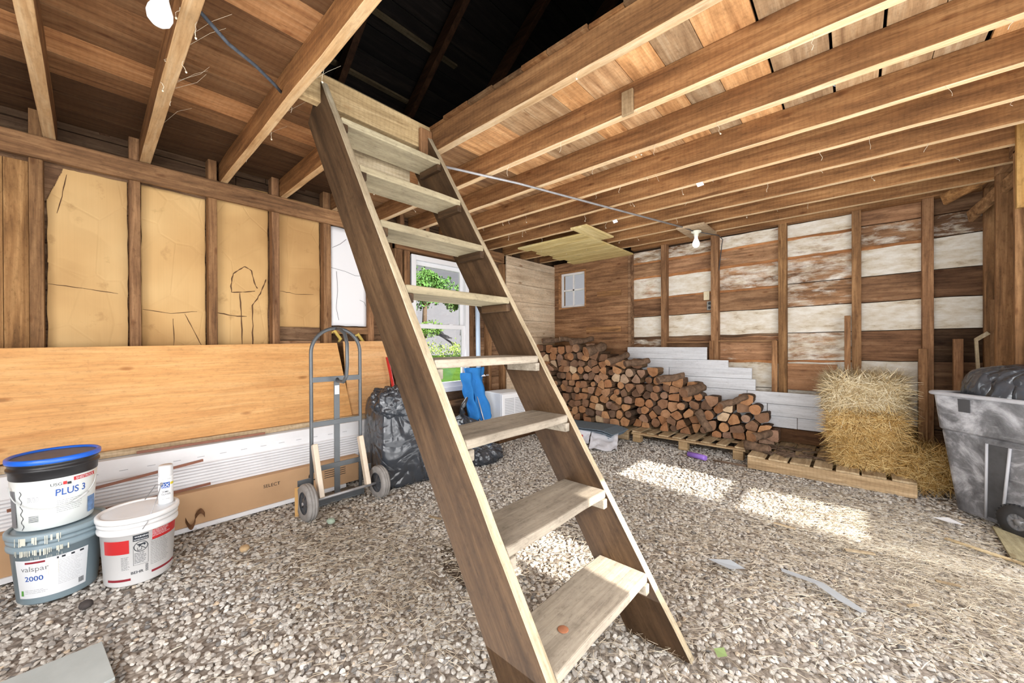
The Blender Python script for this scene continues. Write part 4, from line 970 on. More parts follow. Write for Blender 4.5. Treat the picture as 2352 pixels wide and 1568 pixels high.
mb = MB(); mb.tube([(cc[0]+.156*math.cos(a), cc[1]+.156*math.sin(a), z0+.225-.12*max(0, math.sin((a+1.15)/2.3*PI))**.5) for a in np.linspace(-1.149, 1.149, 26)], .002, 6); mb.tube([(cc[0]+.158*math.cos(a), cc[1]+.158*math.sin(a), z0+.225-.12*max(0, math.sin((a+1.15)/2.3*PI))**.5) for a in np.linspace(.42, .80, 6)], .006, 8); sub(mb, 'handle', plain('handle_wire', srgb(205, 208, 208), .4), t_)
# white bucket in front
cW = (-2.93, .175)
wb_ = plain('bright_white_bucket', srgb(240, 240, 240), .32, 0, .4, .03)
t_, rf = bucket(cW, 0, .355, .136, .150, wb_, 'white paint bucket with red label bands and a warning label, right of the stacked buckets', wb_, lidcol=lidm)
cc = cW
mb = MB(); ring_patch(mb, rf(.2), cc, -1.1, -.32, .175, .245, 18, rf(.25)); ring_patch(mb, rf(.2), cc, .28, 1.3, .215, .29, 24, rf(.3)); sub(mb, 'red_band', red_ink, t_, fix=False)
mb = MB(); ring_patch(mb, rf(.04), cc, -1.05, -.30, .03, .042, 14); ring_patch(mb, rf(.04), cc, .28, 1.3, .04, .052, 20); sub(mb, 'dark_red_band', dred, t_, fix=False)
mb = MB()
for a, b, c_, d_ in ((-.22, .18, .105, .107), (-.22, .18, .262, .264), (-.22, -.212, .105, .264), (.172, .18, .105, .264)): ring_patch(mb, rf(.15), cc, a, b, c_, d_, 10, rf(.2))
ring_patch(mb, rf(.25), cc, -.22, .18, .232, .264, 10, rf(.26))
for k in range(28):
    a = 2*PI*k/28; b = 2*PI*(k+1)/28; rad = .024
    p, q = (-.02+rad*1.0*math.cos(a)/.145, .2+rad*math.sin(a)), (-.02+rad*math.cos(b)/.145, .2+rad*math.sin(b))
    r_ = rf(.2)+.0004; w2 = 1.12
    mb.add([(cc[0]+r_*math.cos(p[0]), cc[1]+r_*math.sin(p[0]), p[1]), (cc[0]+r_*math.cos(q[0]), cc[1]+r_*math.sin(q[0]), q[1]),
            (cc[0]+r_*math.cos(-.02+(q[0]+.02)*w2), cc[1]+r_*math.sin(-.02+(q[0]+.02)*w2), .2+(q[1]-.2)*w2), (cc[0]+r_*math.cos(-.02+(p[0]+.02)*w2), cc[1]+r_*math.sin(-.02+(p[0]+.02)*w2), .2+(p[1]-.2)*w2)], [(0, 1, 2, 3)])
def blobp(pts_):
    r_ = rf(.2)+.0006; mb.add([(cc[0]+r_*math.cos(-.02+x/.145), cc[1]+r_*math.sin(-.02+x/.145), .2+y) for x, y in pts_], [tuple(range(len(pts_)))])
blobp([(-.013, .009), (-.008, .014), (-.001, .013), (.012, .016), (.018, .013), (.017, .004), (.012, .002), (.010, .008), (0, .006), (-.004, -.002), (-.009, -.003), (-.006, .004)])
blobp([(-.014, -.004), (-.0125, -.004), (-.011, -.018), (.001, -.016), (.002, -.003), (.004, -.003), (.003, -.018), (-.0125, -.0205)])
blobp([(-.017, .016), (-.015, .018), (.018, -.014), (.016, -.016)])
lines(mb, rf, cc, -.19, .15, .115, .165, 8, .0022, 8); ring_text(mb, 'BEHR', .02, rf, cc, -.12, .06)
for k in range(8): ring_patch(mb, rf(.08), cc, .10, .18, .06+.005*k, .0625+.005*k, 2)
lines(mb, rf, cc, -.55, -.3, .09, .155, 12, .0014, 9); lines(mb, rf, cc, .24, .9, .085, .215, 16, .0012, 10)
sub(mb, 'warning_label', dark_ink, t_, fix=False)
mb = MB(); ring_text(mb, 'WARNING', .0112, lambda z: rf(z)+.0008, cc, .0, .2495); ring_text(mb, 'ADVERTENCIA', .0082, lambda z: rf(z)+.0008, cc, -.02, .236); lines(mb, lambda z: rf(z)+.0008, cc, .28, .9, .232, .262, 5, .0022, 11)
ring_patch(mb, rf(.27)+.0008, cc, .36, .42, .268, .285, 4); ring_patch(mb, rf(.27)+.0008, cc, .46, .62, .272, .280, 6)
sub(mb, 'white_lettering', paper, t_, fix=False)
mb = MB(); pts_ = [(cc[0]+.157, cc[1]+.0, .285), (cc[0]+.165, cc[1]+.02, .32), (cc[0]+.13, cc[1]+.06, .42), (cc[0]+.06, cc[1]+.085, .475), (cc[0]-.02, cc[1]+.07, .46), (cc[0]-.09, cc[1]+.03, .37)]
mb.tube(pts_, .0022, 6); mb.tube([pts_[3], (cc[0]+.045, cc[1]+.088, .478)], .007, 8); sub(mb, 'handle', M['galv'], t_)
# edge of one more grey bucket at the far left
# spray can
cS = (-2.93, .285); zc = .352
t_ = empty('spray_can', (cS[0], cS[1], zc)); tag(t_, 'white spray paint can with blue label standing on the white bucket lid', 'spray can')
mb = MB(); mb.lathe([(.029, 0), (.033, .004), (.033, .150), (.031, .158)], 40, (cS[0], cS[1], zc)); sub(mb, 'can_body', wb_, t_)
mb = MB(); mb.lathe([(.032, .156), (.0325, .16), (.032, .212), (.029, .217), (0.001, .218)], 40, (cS[0], cS[1], zc), capends=False); sub(mb, 'cap', plain('grey_white_cap', srgb(214, 214, 214), .4), t_)
rs = lambda z: .0334
mb = MB(); ring_patch(mb, .0333, cS, -.7, .45, zc+.092, zc+.125, 18); sub(mb, 'label_band', blue_ink, t_, fix=False)
mb = MB(); ring_patch(mb, .0333, cS, .5, 1.2, zc+.108, zc+.122, 10); sub(mb, 'yellow_band', ringc('yellow_ink', srgb(226, 206, 60)), t_, fix=False)
mb = MB(); ring_text(mb, '2X', .027, lambda z: .0337, cS, -.1, zc+.100, 1.0); ring_text(mb, 'PAINT+PRIMER', .006, lambda z: .0337, cS, -.1, zc+.094); sub(mb, 'white_lettering', paper, t_, fix=False)
mb = MB(); ring_text(mb, 'SEMI-', .014, rs, cS, -.12, zc+.068); ring_text(mb, 'GLOSS', .014, rs, cS, -.1, zc+.054); ring_text(mb, 'PAINT+PRIMER', .006, rs, cS, 0, zc+.14); ring_text(mb, 'PAINT+PRIMER', .005, rs, cS, -.1, zc+.03); sub(mb, 'lettering', dark_ink, t_, fix=False)

# ------------------------------------------------------------------ hand truck
ht = empty('hand_truck', (-3.02, 1.3, 0)); tag(ht, 'dark grey steel two-wheeled hand truck standing upright by the left wall', 'hand truck')
HX = -3.05; ya, yb = 1.115, 1.497; ym = (ya+yb)/2; ra = (yb-ya)/2
mb = MB(); pts_ = [(HX, ya, .06), (HX, ya, .5), (HX, ya, .9), (HX, ya, 1.19)]+[(HX, ym-ra*math.cos(a), 1.19+ra*math.sin(a)) for a in np.linspace(.12, PI-.12, 18)]+[(HX, yb, 1.19), (HX, yb, .9), (HX, yb, .5), (HX, yb, .06)]
mb.tube(pts_, .0135, 12); sub(mb, 'frame_tube', M['steel'], ht)
mb = MB(); mb.tube([(HX, ym, 1.378), (HX+.07, ym, 1.372), (HX+.145, ym, 1.335), (HX+.185, ym, 1.26), (HX+.185, ym, 1.10), (HX+.17, ym, 1.01), (HX+.12, ym, .965), (HX+.03, ym, .965), (HX+.0, ym, .985)], .0135, 12); sub(mb, 'handle_loop', M['steel'], ht)
for z in (.985, .645, .305):
    mb = MB(); mb.box(HX+.002, HX+.012, ya, yb, z-.02, z+.02); sub(mb, 'crossbar', M['steel'], ht, bevel=.002)
mb = MB(); mb.box(HX-.006, HX+.004, ym-.022, ym+.022, .02, .985); sub(mb, 'centre_strap', M['steel'], ht, bevel=.002)
mb = MB(); mb.box(HX+.004, HX+.0055, ym-.017, ym+.017, .86, .93); sub(mb, 'sticker', paper, ht)
mb = MB(); mb.box(HX-.20, HX+.01, ya-.03, yb+.03, .012, .022); mb.box(HX-.004, HX+.008, ya-.03, yb+.03, .022, .065); sub(mb, 'toe_plate', M['steel'], ht, bevel=.002)
mb = MB(); mb.box(HX-.0, HX+.01, ya-.10, ya, .20, .25); mb.box(HX-.0, HX+.01, yb, yb+.09, .20, .25); sub(mb, 'side_guard', M['steel'], ht, bevel=.002)
AX = HX+.15
mb = MB(); mb.tube([(AX, ya-.12, .125), (AX, yb+.11, .125)], .011, 12); sub(mb, 'axle', M['galv'], ht)
wrap = plain('cardboard_wrapped_in_film', srgb(214, 196, 172), .25, 0, .6, .12, 14, None, .6, 40)
for y in (ya+.012, yb-.012):
    mb = MB(); bar(mb, (HX+.02, y, .50), (AX, y, .13), .038, .048); sub(mb, 'axle_brace', wrap, ht, bevel=.006)
rub = plain('grey_rubber', srgb(150, 146, 142), .7, 0, .3, .3, 18); hubm = plain('dark_hub', srgb(74, 76, 80), .4, 0, .5, .3, 12)
for y in (ya-.085, yb+.085):
    mb = MB(); mb.lathe([(.078, -.028), (.118, -.034), (.129, -.022), (.131, -.012), (.127, -.010), (.131, -.008), (.131, .008), (.127, .010), (.131, .012), (.129, .022), (.118, .034), (.078, .028)], 48, (AX, y, .128), axis='Y', capends=False)
    wo = sub(mb, 'wheel', rub, ht)
    mb = MB(); mb.lathe([(.012, -.03), (.05, -.012), (.074, -.014), (.082, -.028), (.082, .028), (.074, .014), (.05, .012), (.012, .03)], 32, (AX, y, .128), axis='Y')
    for k in range(5):
        a = 2*PI*k/5; s_ = -1 if y < 1.3 else 1
        for s_ in (-1, 1): bar(mb, (AX+.02*math.cos(a), y+s_*.017, .128+.02*math.sin(a)), (AX+.072*math.cos(a), y+s_*.017, .128+.072*math.sin(a)), .008, .014)
    h = mb.build('hub', hubm); h.parent = wo
    h.matrix_parent_inverse = Matrix.Identity(4)
mb = MB(); mb.box(-3.0, -2.99, .98, 1.05, .01, .22); o = mb.build('cardboard_scrap', M['card'], bevel=.002); o.color = (1, .92, .8, 1); tag(o, 'cardboard scrap tucked behind the left wheel of the hand truck', 'cardboard')

# ------------------------------------------------------------------ black plastic bags
def bagmesh(name, label, c, size, pw=3.0, seed=0, fold=.05, top=None, mat=None, res=5, tie=None, rz=0, cat='bag'):
    bm = bmesh.new(); bmesh.ops.create_cube(bm, size=2); bmesh.ops.subdivide_edges(bm, edges=bm.edges, cuts=res*6, use_grid_fill=True)
    for v in bm.verts:
        p = v.co.copy(); n = (abs(p.x)**pw+abs(p.y)**pw+abs(p.z)**pw)**(1/pw); p /= n
        q = Vector((p.x*2.2, p.y*2.2, p.z*1.1+seed))
        f = abs(mnoise.noise(q*1.3))*1.1+abs(mnoise.noise(q*3.1))*.55+abs(mnoise.noise(q*6.7))*.22-.35
        p *= 1+f*fold*2.4
        if top: p = top(p)
        if tie and p.z > .3:
            k = (p.z-.3)/.7; p.x *= 1-.93*min(1, k*1.3)**1.0; p.y *= 1-.93*min(1, k*1.3)
            p.z = .3+(p.z-.3)*tie
        v.co = Vector((p.x*size[0]/2, p.y*size[1]/2, p.z*size[2]/2))
    me = bpy.data.meshes.new(name); bm.to_mesh(me); bm.free()
    for pl in me.polygons: pl.use_smooth = True
    me.materials.append(mat or M['bag']); o = bpy.data.objects.new(name, me); C.objects.link(o); o.location = c; o.rotation_euler = (0, 0, rz)
    if label: tag(o, label, cat)
    return o
def slump(p):
    k = max(0, p.z); return Vector((p.x*(1-.12*k)-.1*k, p.y*(1-.10*k)+.0*k, p.z*(1+.06*p.y)))
bagmesh('black_trash_bag', 'large box shape wrapped in shiny black plastic right of the hand truck', (-3.13, 1.92, .40), (.40, .56, .84), 9.0, 1.7, .016, slump)
mb_l = bagmesh('loose_bag_top', None, (-3.05, 1.86, .74), (.34, .46, .26), 3.2, 6.1, .09); o = mb_l; tag(o, 'crumpled loose black plastic on top of the big wrapped bag', 'bag')
bagmesh('black_flat_bag', 'small flat black plastic bag on the gravel behind the ladder', (-2.93, 2.78, .085), (.30, .44, .19), 2.8, 4.4, .06)
bagmesh('black_tied_bag', 'knotted black trash bag below the camp chair', (-3.36, 2.86, .24), (.46, .56, .50), 2.4, 9.2, .08, tie=1.0)
mb = MB(); mb.tube([(-3.36, 2.86, .46), (-3.35, 2.85, .52), (-3.34, 2.87, .55), (-3.32, 2.91, .64)], [.035, .02, .03, .012], 10); o = mb.build('bag_knot', M['bag']); o.parent = bpy.data.objects['black_tied_bag']; o.matrix_parent_inverse = Matrix.Translation((3.36, -2.86, -.24))

# ------------------------------------------------------------------ camp chair in a blue bag, air conditioners, tub
cc_ = empty('folded_camp_chair', (-3.55, 3.22, 0)); tag(cc_, 'folded camp chair in blue fabric leaning below the white window', 'camp chair')
bl = plain('blue_fabric', srgb(48, 128, 206), .8, 0, .2, .15, 10, None, .5, 60)
def cloth(p0, p1, y0, y1, x0, x1, seed, wob=.03):
    ny_, nz_ = 16, 26; vs = []
    for i in range(ny_+1):
        for j in range(nz_+1):
            u, v_ = i/ny_, j/nz_; wd = (y1-y0)*(1-.25*math.sin(PI*v_)+.05*v_); yc = (y0+y1)/2+.02*math.sin(v_*5+seed)
            vs.append((x0+(x1-x0)*v_+wob*math.sin(u*PI*3+seed+v_*2)*(1-v_*.4)+.04*math.sin(PI*u), yc+wd*(u-.5)+.012*math.sin(v_*17+seed+u*4), p0+(p1-p0)*v_-.10*math.sin(PI*u)*(1-v_)**2+.03*math.sin(u*9+seed)*(1-v_)))
    return vs, [(i*(nz_+1)+j, (i+1)*(nz_+1)+j, (i+1)*(nz_+1)+j+1, i*(nz_+1)+j+1) for i in range(ny_) for j in range(nz_)]
mb = MB(); v_, f_ = cloth(.38, .955, 3.13, 3.45, -3.46, -3.60, 1.0, .036); mb.add(v_, f_, smooth=True); o = sub(mb, 'seat_fabric', bl, cc_, fix=False); s_ = o.modifiers.new('s', 'SOLIDIFY'); s_.thickness = .01
mb = MB(); v_, f_ = cloth(.42, .90, 3.03, 3.24, -3.45, -3.58, 2.4, .042); mb.add(v_, f_, smooth=True); o = sub(mb, 'side_fabric', bl, cc_, fix=False); s_ = o.modifiers.new('s', 'SOLIDIFY'); s_.thickness = .01
for a, b in (((-3.40, 3.24, .12), (-3.55, 3.20, .66)), ((-3.38, 3.30, .12), (-3.54, 3.24, .66)), ((-3.36, 3.36, .11), (-3.54, 3.30, .66)), ((-3.42, 3.18, .14), (-3.55, 3.12, .8))):
    mb = MB(); mb.tube([a, b], .009, 8); sub(mb, 'leg', plain('silver_tube', srgb(200, 200, 204), .3, .4), cc_)
mb = MB(); mb.add([(-3.49, 3.29, .845), (-3.49, 3.315, .865), (-3.49, 3.325, .858), (-3.49, 3.34, .872), (-3.49, 3.37, .845)], [(0, 1, 2, 3, 4)]); place_text(mb, 'OZA', .026, (-3.49, 3.40, .848), (0, 1, 0), (0, 0, 1)); sub(mb, 'logo', paper, cc_, fix=False)
acw = plain('ac_white', srgb(228, 230, 232), .4, 0, .4, .03); acg = plain('grille_grey', srgb(176, 178, 182), .5)
def ac(loc, rz, w_, d_, h_, label, n):
    t_ = empty('air_conditioner', loc, rz); tag(t_, label, 'air conditioner')
    def lo(mb, name, mat, **k): o = mb.build(name, mat, **k); o.parent = t_; return o
    mb = MB(); mb.box(-w_/2, w_/2, 0, d_, 0, h_); lo(mb, 'casing', acw, bevel=.012)
    mb = MB(); mb.box(-w_/2+.0, w_/2-.0, -.03, 0, .0, h_-.01); lo(mb, 'front_bezel', M['white'], bevel=.01)
    mb = MB()
    for cx_ in (-.5, .5) if n else (0,):
        for k in range(14):
            z = .05+(h_-.11)*k/14
            mb.box(cx_*w_*.42-w_*.19 if n else -w_*.38, cx_*w_*.42+w_*.19 if n else w_*.38, -.034, -.029, z, z+(h_-.11)/14*.45)
    lo(mb, 'grille', acg)
# grilles face the middle of the barn
ac((-3.34, 3.72, .22), math.radians(84), .42, .34, .40, 'white window air conditioner standing beside the blue camp chair', True)
ac((-3.44, 4.15, .22), math.radians(84), .38, .22, .33, 'second lower white air conditioner partly hidden behind the ladder', False)
mb = MB(); mb.box(-3.83, -3.3, 3.42, 4.9, .0, .215); o = mb.build('dark_crate', M['studY'], bevel=.01); o.color = (.35, .33, .32, 1); tag(o, 'dark wooden crate carrying the two air conditioners', 'crate')
mb = MB(); mb.lathe([(.15, 0), (.19, .46), (.20, .47), (.20, .5), (.185, .5)], 32, (-3.60, 4.62, .22)); o = mb.build('dark_tub', plain('dark_plastic_tub', srgb(64, 68, 74), .4, 0, .5, .2)); tag(o, 'dark plastic tub behind the air conditioners', 'tub')

# ------------------------------------------------------------------ pallets
def pallet(x0, x1, y0, y1, h, label, along='Y', nb=7, seed=0, solid=False, rz=0, side=True):
    rr = random.Random(seed); cx_, cy_ = (x0+x1)/2, (y0+y1)/2
    t_ = empty('wooden_pallet', (cx_, cy_, 0), rz); tag(t_, label, 'pallet')
    X, Y = (x1-x0)/2, (y1-y0)/2
    def lo(mb, name, mat): o = mb.build(name, mat, bevel=.004); o.parent = t_; return o
    for y in (-Y+.02, 0, Y-.02):
        mb = MB()
        if solid: mb.box(-X, X, y-.02, y+.02, .0, h-.02)
        else: mb.box(-X, X, y-.045, y+.045, h-.038, h-.02); 
        o = lo(mb, 'stringer_board', M['paleX']); o.color = (.98, .86, .76, 1)
        if not solid:
            for x in (-X+.07, 0, X-.07):
                mb = MB(); mb.box(x-.05, x+.05, y-.045, y+.045, .0, h-.039); o = lo(mb, 'block', M['paleX']); o.color = (.9, .76, .62, 1)
    for i in range(nb):
        w_ = 2*X/nb*rr.uniform(.55, .72) if not solid else 2*X/nb*rr.uniform(.78, .93); x = -X+2*X*(i+.5)/nb
        if i == 0: x = -X+w_/2
        if i == nb-1: x = X-w_/2
        mb = MB(); mb.box(x-w_/2, x+w_/2, -Y, Y, h-.019, h)
        o = lo(mb, 'deck_board', M['paleY']); k = rr.uniform(.82, 1.05); o.color = (k, k*.93, k*.86, 1)
    return t_
pallet(-2.13, -.86, 4.66, 5.36, .135, 'open pale pallet with block feet under the right part of the firewood', nb=8, seed=2, rz=0)
pallet(-.80, .37, 4.40, 5.28, .13, 'weathered wide-board pallet under the hay bales', nb=7, seed=5, solid=True)
pallet(-3.3, -2.18, 4.66, 5.30, .12, 'hidden pallet under the grey shingles and the tall firewood', nb=6, seed=8, solid=True)

# ------------------------------------------------------------------ firewood: every split log is its own object
def clip(poly, px, py, nx_, ny_):
    out = []; n = len(poly)
    for i in range(n):
        a, b = poly[i], poly[(i+1) % n]; da = (a[0]-px)*nx_+(a[1]-py)*ny_; db = (b[0]-px)*nx_+(b[1]-py)*ny_
        if da <= 0: out.append(a)
        if da*db < 0: t_ = da/(da-db); out.append((a[0]+(b[0]-a[0])*t_, a[1]+(b[1]-a[1])*t_))
    return out
def top_z(x):
    P_ = [(-3.80, 1.20), (-3.42, 1.27), (-3.1, 1.26), (-2.72, 1.20), (-2.55, 1.08), (-2.3, 1.04), (-1.92, .90), (-1.62, .80), (-1.42, .62), (-1.15, .60), (-.92, .62), (-.76, .52), (-.62, .30)]
    for (a, b), (c, d) in zip(P_, P_[1:]):
        if a <= x <= c: return b+(d-b)*(x-a)/(c-a)
    return .1
rl = random.Random(11); seeds_ = []; z = .185; row = 0
while z < 1.3:
    x = -3.78+(.06 if row % 2 else 0); sz = .112
    while x < -.62:
        if z < top_z(x)-.035: seeds_.append((x+rl.uniform(-.04, .04), z+rl.uniform(-.036, .036)))
        x += sz*rl.uniform(.95, 1.25)
    z += .097; row += 1
def log_from(poly, y0, y1, roundish, rs_):
    cx_ = sum(p[0] for p in poly)/len(poly); cz_ = sum(p[1] for p in poly)/len(poly)
    if roundish:
        rmin = min(math.hypot((a[0]+b[0])/2-cx_, (a[1]+b[1])/2-cz_) for a, b in zip(poly, poly[1:]+poly[:1]))*1.02
        pl = [(rmin*math.cos(t_)*(1+.05*math.sin(3*t_+rs_)), rmin*math.sin(t_)*(1+.05*math.cos(2*t_+rs_))) for t_ in np.linspace(0, 2*PI, 19)[:-1]]
    else:
        pl = []
        m = len(poly); arc = rl.randrange(m)
        for i in range(m):
            a, b = poly[i], poly[(i+1) % m]
            L_ = math.hypot(b[0]-a[0], b[1]-a[1])
            if L_ < .012: pl.append(((a[0]-cx_)*.95, (a[1]-cz_)*.95)); continue
            k = 4
            for j in range(k):
                t_ = j/k; q = (.92+(.05*math.sin(PI*t_) if i == arc else 0)+rl.uniform(-.05, .02)); 
                if j == 0: q *= .95
                pl.append(((a[0]+(b[0]-a[0])*t_-cx_)*q, (a[1]+(b[1]-a[1])*t_-cz_)*q))
    mb = MB(); m = len(pl); ns = 4; vs = []
    for s_ in range(ns+1):
        y = y0+(y1-y0)*s_/ns; k = 1-.02*s_; ti = rl.uniform(-.002, .002)
        for (px, pz) in pl:
            q = 1+.06*mnoise.noise(Vector((px*30+rs_, y*9, pz*30)))
            vs.append((px*k*q+ti, y-y0, pz*k*q))
    fs = [(a*m+b, a*m+(b+1) % m, (a+1)*m+(b+1) % m, (a+1)*m+b) for a in range(ns) for b in range(m)]
    mb.add(vs, fs, mi=1 if roundish else 0, smooth=roundish)
    # front cap: fan with a slightly rough centre
    cv = len(mb.v); mb.v.append((0, rl.uniform(-.006, .002), 0))
    base = cv-len(vs)
    for b in range(m):
        mb.f.append((base+(b+1) % m, base+b, cv)); mb.t.append((1, 1, 1, 0)); mb.m.append(2); mb.sm.append(False)
    mb.f.append(tuple(base+ns*m+b for b in range(m))); mb.t.append((1, 1, 1, 0)); mb.m.append(2); mb.sm.append(False)
    o = mb.build('firewood_log', [M['log'], M['bark'], M['logend']]); o.location = (cx_, y0, cz_)
    return o
nlog = 0
for i, (sx, sz) in enumerate(seeds_):
    poly = [(sx-.08, sz-.07), (sx+.08, sz-.07), (sx+.08, sz+.07), (sx-.08, sz+.07)]
    for j, (qx, qz) in enumerate(seeds_):
        if i == j or abs(qx-sx) > .2 or abs(qz-sz) > .2: continue
        poly = clip(poly, (sx+qx)/2, (sz+qz)/2, qx-sx, qz-sz)
        if len(poly) < 3: break
    poly = clip(poly, 0, .137, 0, -1)
    if len(poly) < 3: continue
    area = abs(sum(a[0]*b[1]-b[0]*a[1] for a, b in zip(poly, poly[1:]+poly[:1])))/2
    if area < .0022: continue
    y0 = 4.80+rl.uniform(-.07, .06)+(.20 if sx > -1.5 else (.13 if sx > -2.2 else 0))+(sz-.7)*.06
    rd = rl.random() < .10
    o = log_from(poly, y0, y0+(.20 if sx > -2.2 else .36), rd, i)
    k = rl.uniform(.55, 1.4) * (.75 if sz < .35 else 1); o.color = (k, k*rl.uniform(.92, 1), k*rl.uniform(.86, 1), 1)
    small = sx > -1.22
    if small:
        tag(o, 'round small firewood log in the low right heap of the stack' if rd else 'split firewood log with a reddish brown cut end in the low right heap', 'firewood', 'round logs in the low right heap' if rd else 'split logs in the low right heap')
    else:
        tag(o, 'round bark-covered firewood log in the tall left stack' if rd else 'split firewood log with an orange-brown cut end in the tall left stack', 'firewood', 'round logs in the tall firewood stack' if rd else 'split logs in the tall firewood stack')
    nlog += 1
# logs lying loose on top of the pile
loose = [((-3.62, 4.72, 1.33), (-3.28, 5.08, 1.37), .045, 'topmost loose pale log at the left end of the firewood'), ((-3.35, 4.80, 1.36), (-3.05, 5.12, 1.33), .042, 'dark barked loose log on top of the firewood near the corner'),
         ((-3.05, 4.66, 1.30), (-2.86, 5.08, 1.37), .048, 'mossy loose log lying on top of the tall firewood'), ((-2.78, 4.62, 1.17), (-2.66, 5.02, 1.26), .085, 'thick loose round log with a pale face at the top right of the tall stack'),
         ((-2.45, 4.62, 1.03), (-2.28, 5.0, 1.15), .055, 'split plank-like log lying on the slope of the firewood'), ((-2.22, 4.66, 1.02), (-1.98, 5.0, 1.06), .05, 'grey barked log on the slope of the firewood'),
         ((-1.80, 4.66, .83), (-1.52, 4.96, .90), .05, 'pale mottled log lying across the slope of the firewood'), ((-1.50, 4.70, .70), (-1.36, 5.08, .76), .075, 'thick log with bright orange face at the end of the slope'),
         ((-1.36, 4.72, .50), (-1.20, 4.74, .22), .055, 'dark branch log leaning in the dip between the two heaps'), ((-1.12, 4.72, .58), (-.86, 5.0, .70), .045, 'slim grey log lying on top of the low right heap'),
         ((-.86, 4.66, .20), (-.60, 4.62, .19), .055, 'log fallen at the right foot of the low heap'), ((-.80, 4.72, .28), (-.66, 5.0, .31), .05, 'log at the lower right end of the heap')]
for p, q, r, l in loose:
    p, q = Vector(p), Vector(q); p.z -= .035; q.z -= .035; mb = MB(); d = (q-p); n = 12; d = d*.82; r = r*.86; pts_ = [p+d*i/n+Vector((.006*math.sin(i*.9+p.x*9), 0, .006*math.sin(i*.7))) for i in range(n+1)]
    mb.tube([x-p for x in pts_], [r*(1-.012*i+.05*math.sin(i*1.9)) for i in range(n+1)], 16, mi=0)
    mb.v = [tuple(Vector(v_)*1+Vector((mnoise.noise(Vector(v_)*22+p), mnoise.noise(Vector(v_)*22-p), mnoise.noise(Vector(v_)*22+p*3)))*r*.2) for v_ in mb.v]; 
    mb.m[-1] = 1; mb.m[-2] = 1
    o = mb.build('firewood_log', [M['bark'], M['logend']]); o.location = p; o.color = (1.15, 1.08, 1.0, 1)
    tag(o, l, 'firewood')
# bark rubble at the right foot
bk = MB()
for i in range(60):
    x = random.uniform(-.85, -.25); y = random.uniform(4.55, 5.0); a = random.uniform(0, PI); z = .132
    m4 = Matrix.Translation((x, y, z+.012)) @ Matrix.Rotation(a, 4, 'Z') @ Matrix.Rotation(random.uniform(-.5, .5), 4, 'X')
    l = random.uniform(.015, .05); bk.box(-l, l, -l*.4, l*.4, -.004, .004, mat=m4)
o = bk.build('bark_chips', M['bark']); tag(o, 'bark chips and crumbs littering the pallet at the foot of the logs', 'bark', kind='stuff')

# ------------------------------------------------------------------ grey shingle sheets on a plastic wrap
t_ = empty('shingle_stack', (-2.72, 4.45, .13)); tag(t_, 'stack of dark blue-grey shingle sheets lying in front of the firewood', 'shingles')
shm = plain('blue_grey_shingle', srgb(110, 124, 136), .85, 0, .2, .3, 60, None, .4, 200)
for k in range(4):
    mb = MB(); n = 14; vs = []
    for i in range(n+1):
        u = i/n; x = -3.28+1.06*u+.02*k; zc_ = .135+.012*k-.02*math.sin(PI*u)*0+.01*math.sin(u*5+k)-.035*max(0, u-.85)/.15
        for y in (4.20-.0*k+.02*math.sin(k*2), 4.62): vs += [(x, y, zc_), (x, y, zc_+.009)]
    fs = []
    for i in range(n):
        a = i*4; b = a+4; fs += [(a, b, b+1, a+1), (a+2, a+3, b+3, b+2), (a+1, b+1, b+3, a+3), (a, a+2, b+2, b)]
    fs += [(0, 1, 3, 2), (n*4, n*4+2, n*4+3, n*4+1)]
    mb.add(vs, fs); sub(mb, 'shingle', shm, t_)
mb = MB(); mb.box(-2.98, -2.52, 4.16, 4.58, 0, .10); o = mb.build('wood_block', M['paleX'], bevel=.006); o.color = (.75, .62, .55, 1); tag(o, 'short wooden block under the shingle stack', 'block')
film = plain('clear_white_film', srgb(222, 224, 232), .3, 0, .6, .1, 20, None, .8, 22)
def drape(name, poly_top, drop, label, seed):
    (x0, y0), (x1, y1) = poly_top; n, m = 14, 10; vs = []
    for i in range(n+1):
        for j in range(m+1):
            u, v_ = i/n, j/m; nx_, ny_ = (y1-y0), -(x1-x0); L_ = math.hypot(nx_, ny_); nx_, ny_ = nx_/L_, ny_/L_
            out = drop[0]*v_; out *= 1+.35*mnoise.noise(Vector((u*2.5, seed, 0))); z_ = .128*(1-v_)**1.1+.022+.04*mnoise.noise(Vector((u*5, v_*4, seed)))*(1 if v_ > .1 else 0)
            vs.append((x0+(x1-x0)*u+nx_*out+.02*math.sin(u*7+seed)*v_, y0+(y1-y0)*u+ny_*out, max(.02, z_)))
    mb = MB(); mb.add(vs, [(i*(m+1)+j, (i+1)*(m+1)+j, (i+1)*(m+1)+j+1, i*(m+1)+j+1) for i in range(n) for j in range(m)], smooth=True); o = mb.build(name, film, fix=False); tag(o, label, 'plastic film'); return o
drape('plastic_film', ((-2.46, 4.22), (-2.16, 4.34)), (.34,), 'translucent white plastic film hanging off the right end of the shingles onto the gravel', 2.0)
drape('plastic_film', ((-3.05, 4.18), (-2.72, 4.18)), (.26,), 'crumpled white plastic film spilling out left of the wooden block', 5.0)
drape('plastic_film', ((-2.72, 4.17), (-2.46, 4.2)), (.10,), 'white and red printed plastic wrap under the middle of the shingles', 8.0)
mb = MB(); mb.box(-2.60, -2.52, 4.105, 4.11, .085, .115); o2 = mb.build('red_print', red_ink); o2.parent = bpy.data.objects['plastic_film.002']

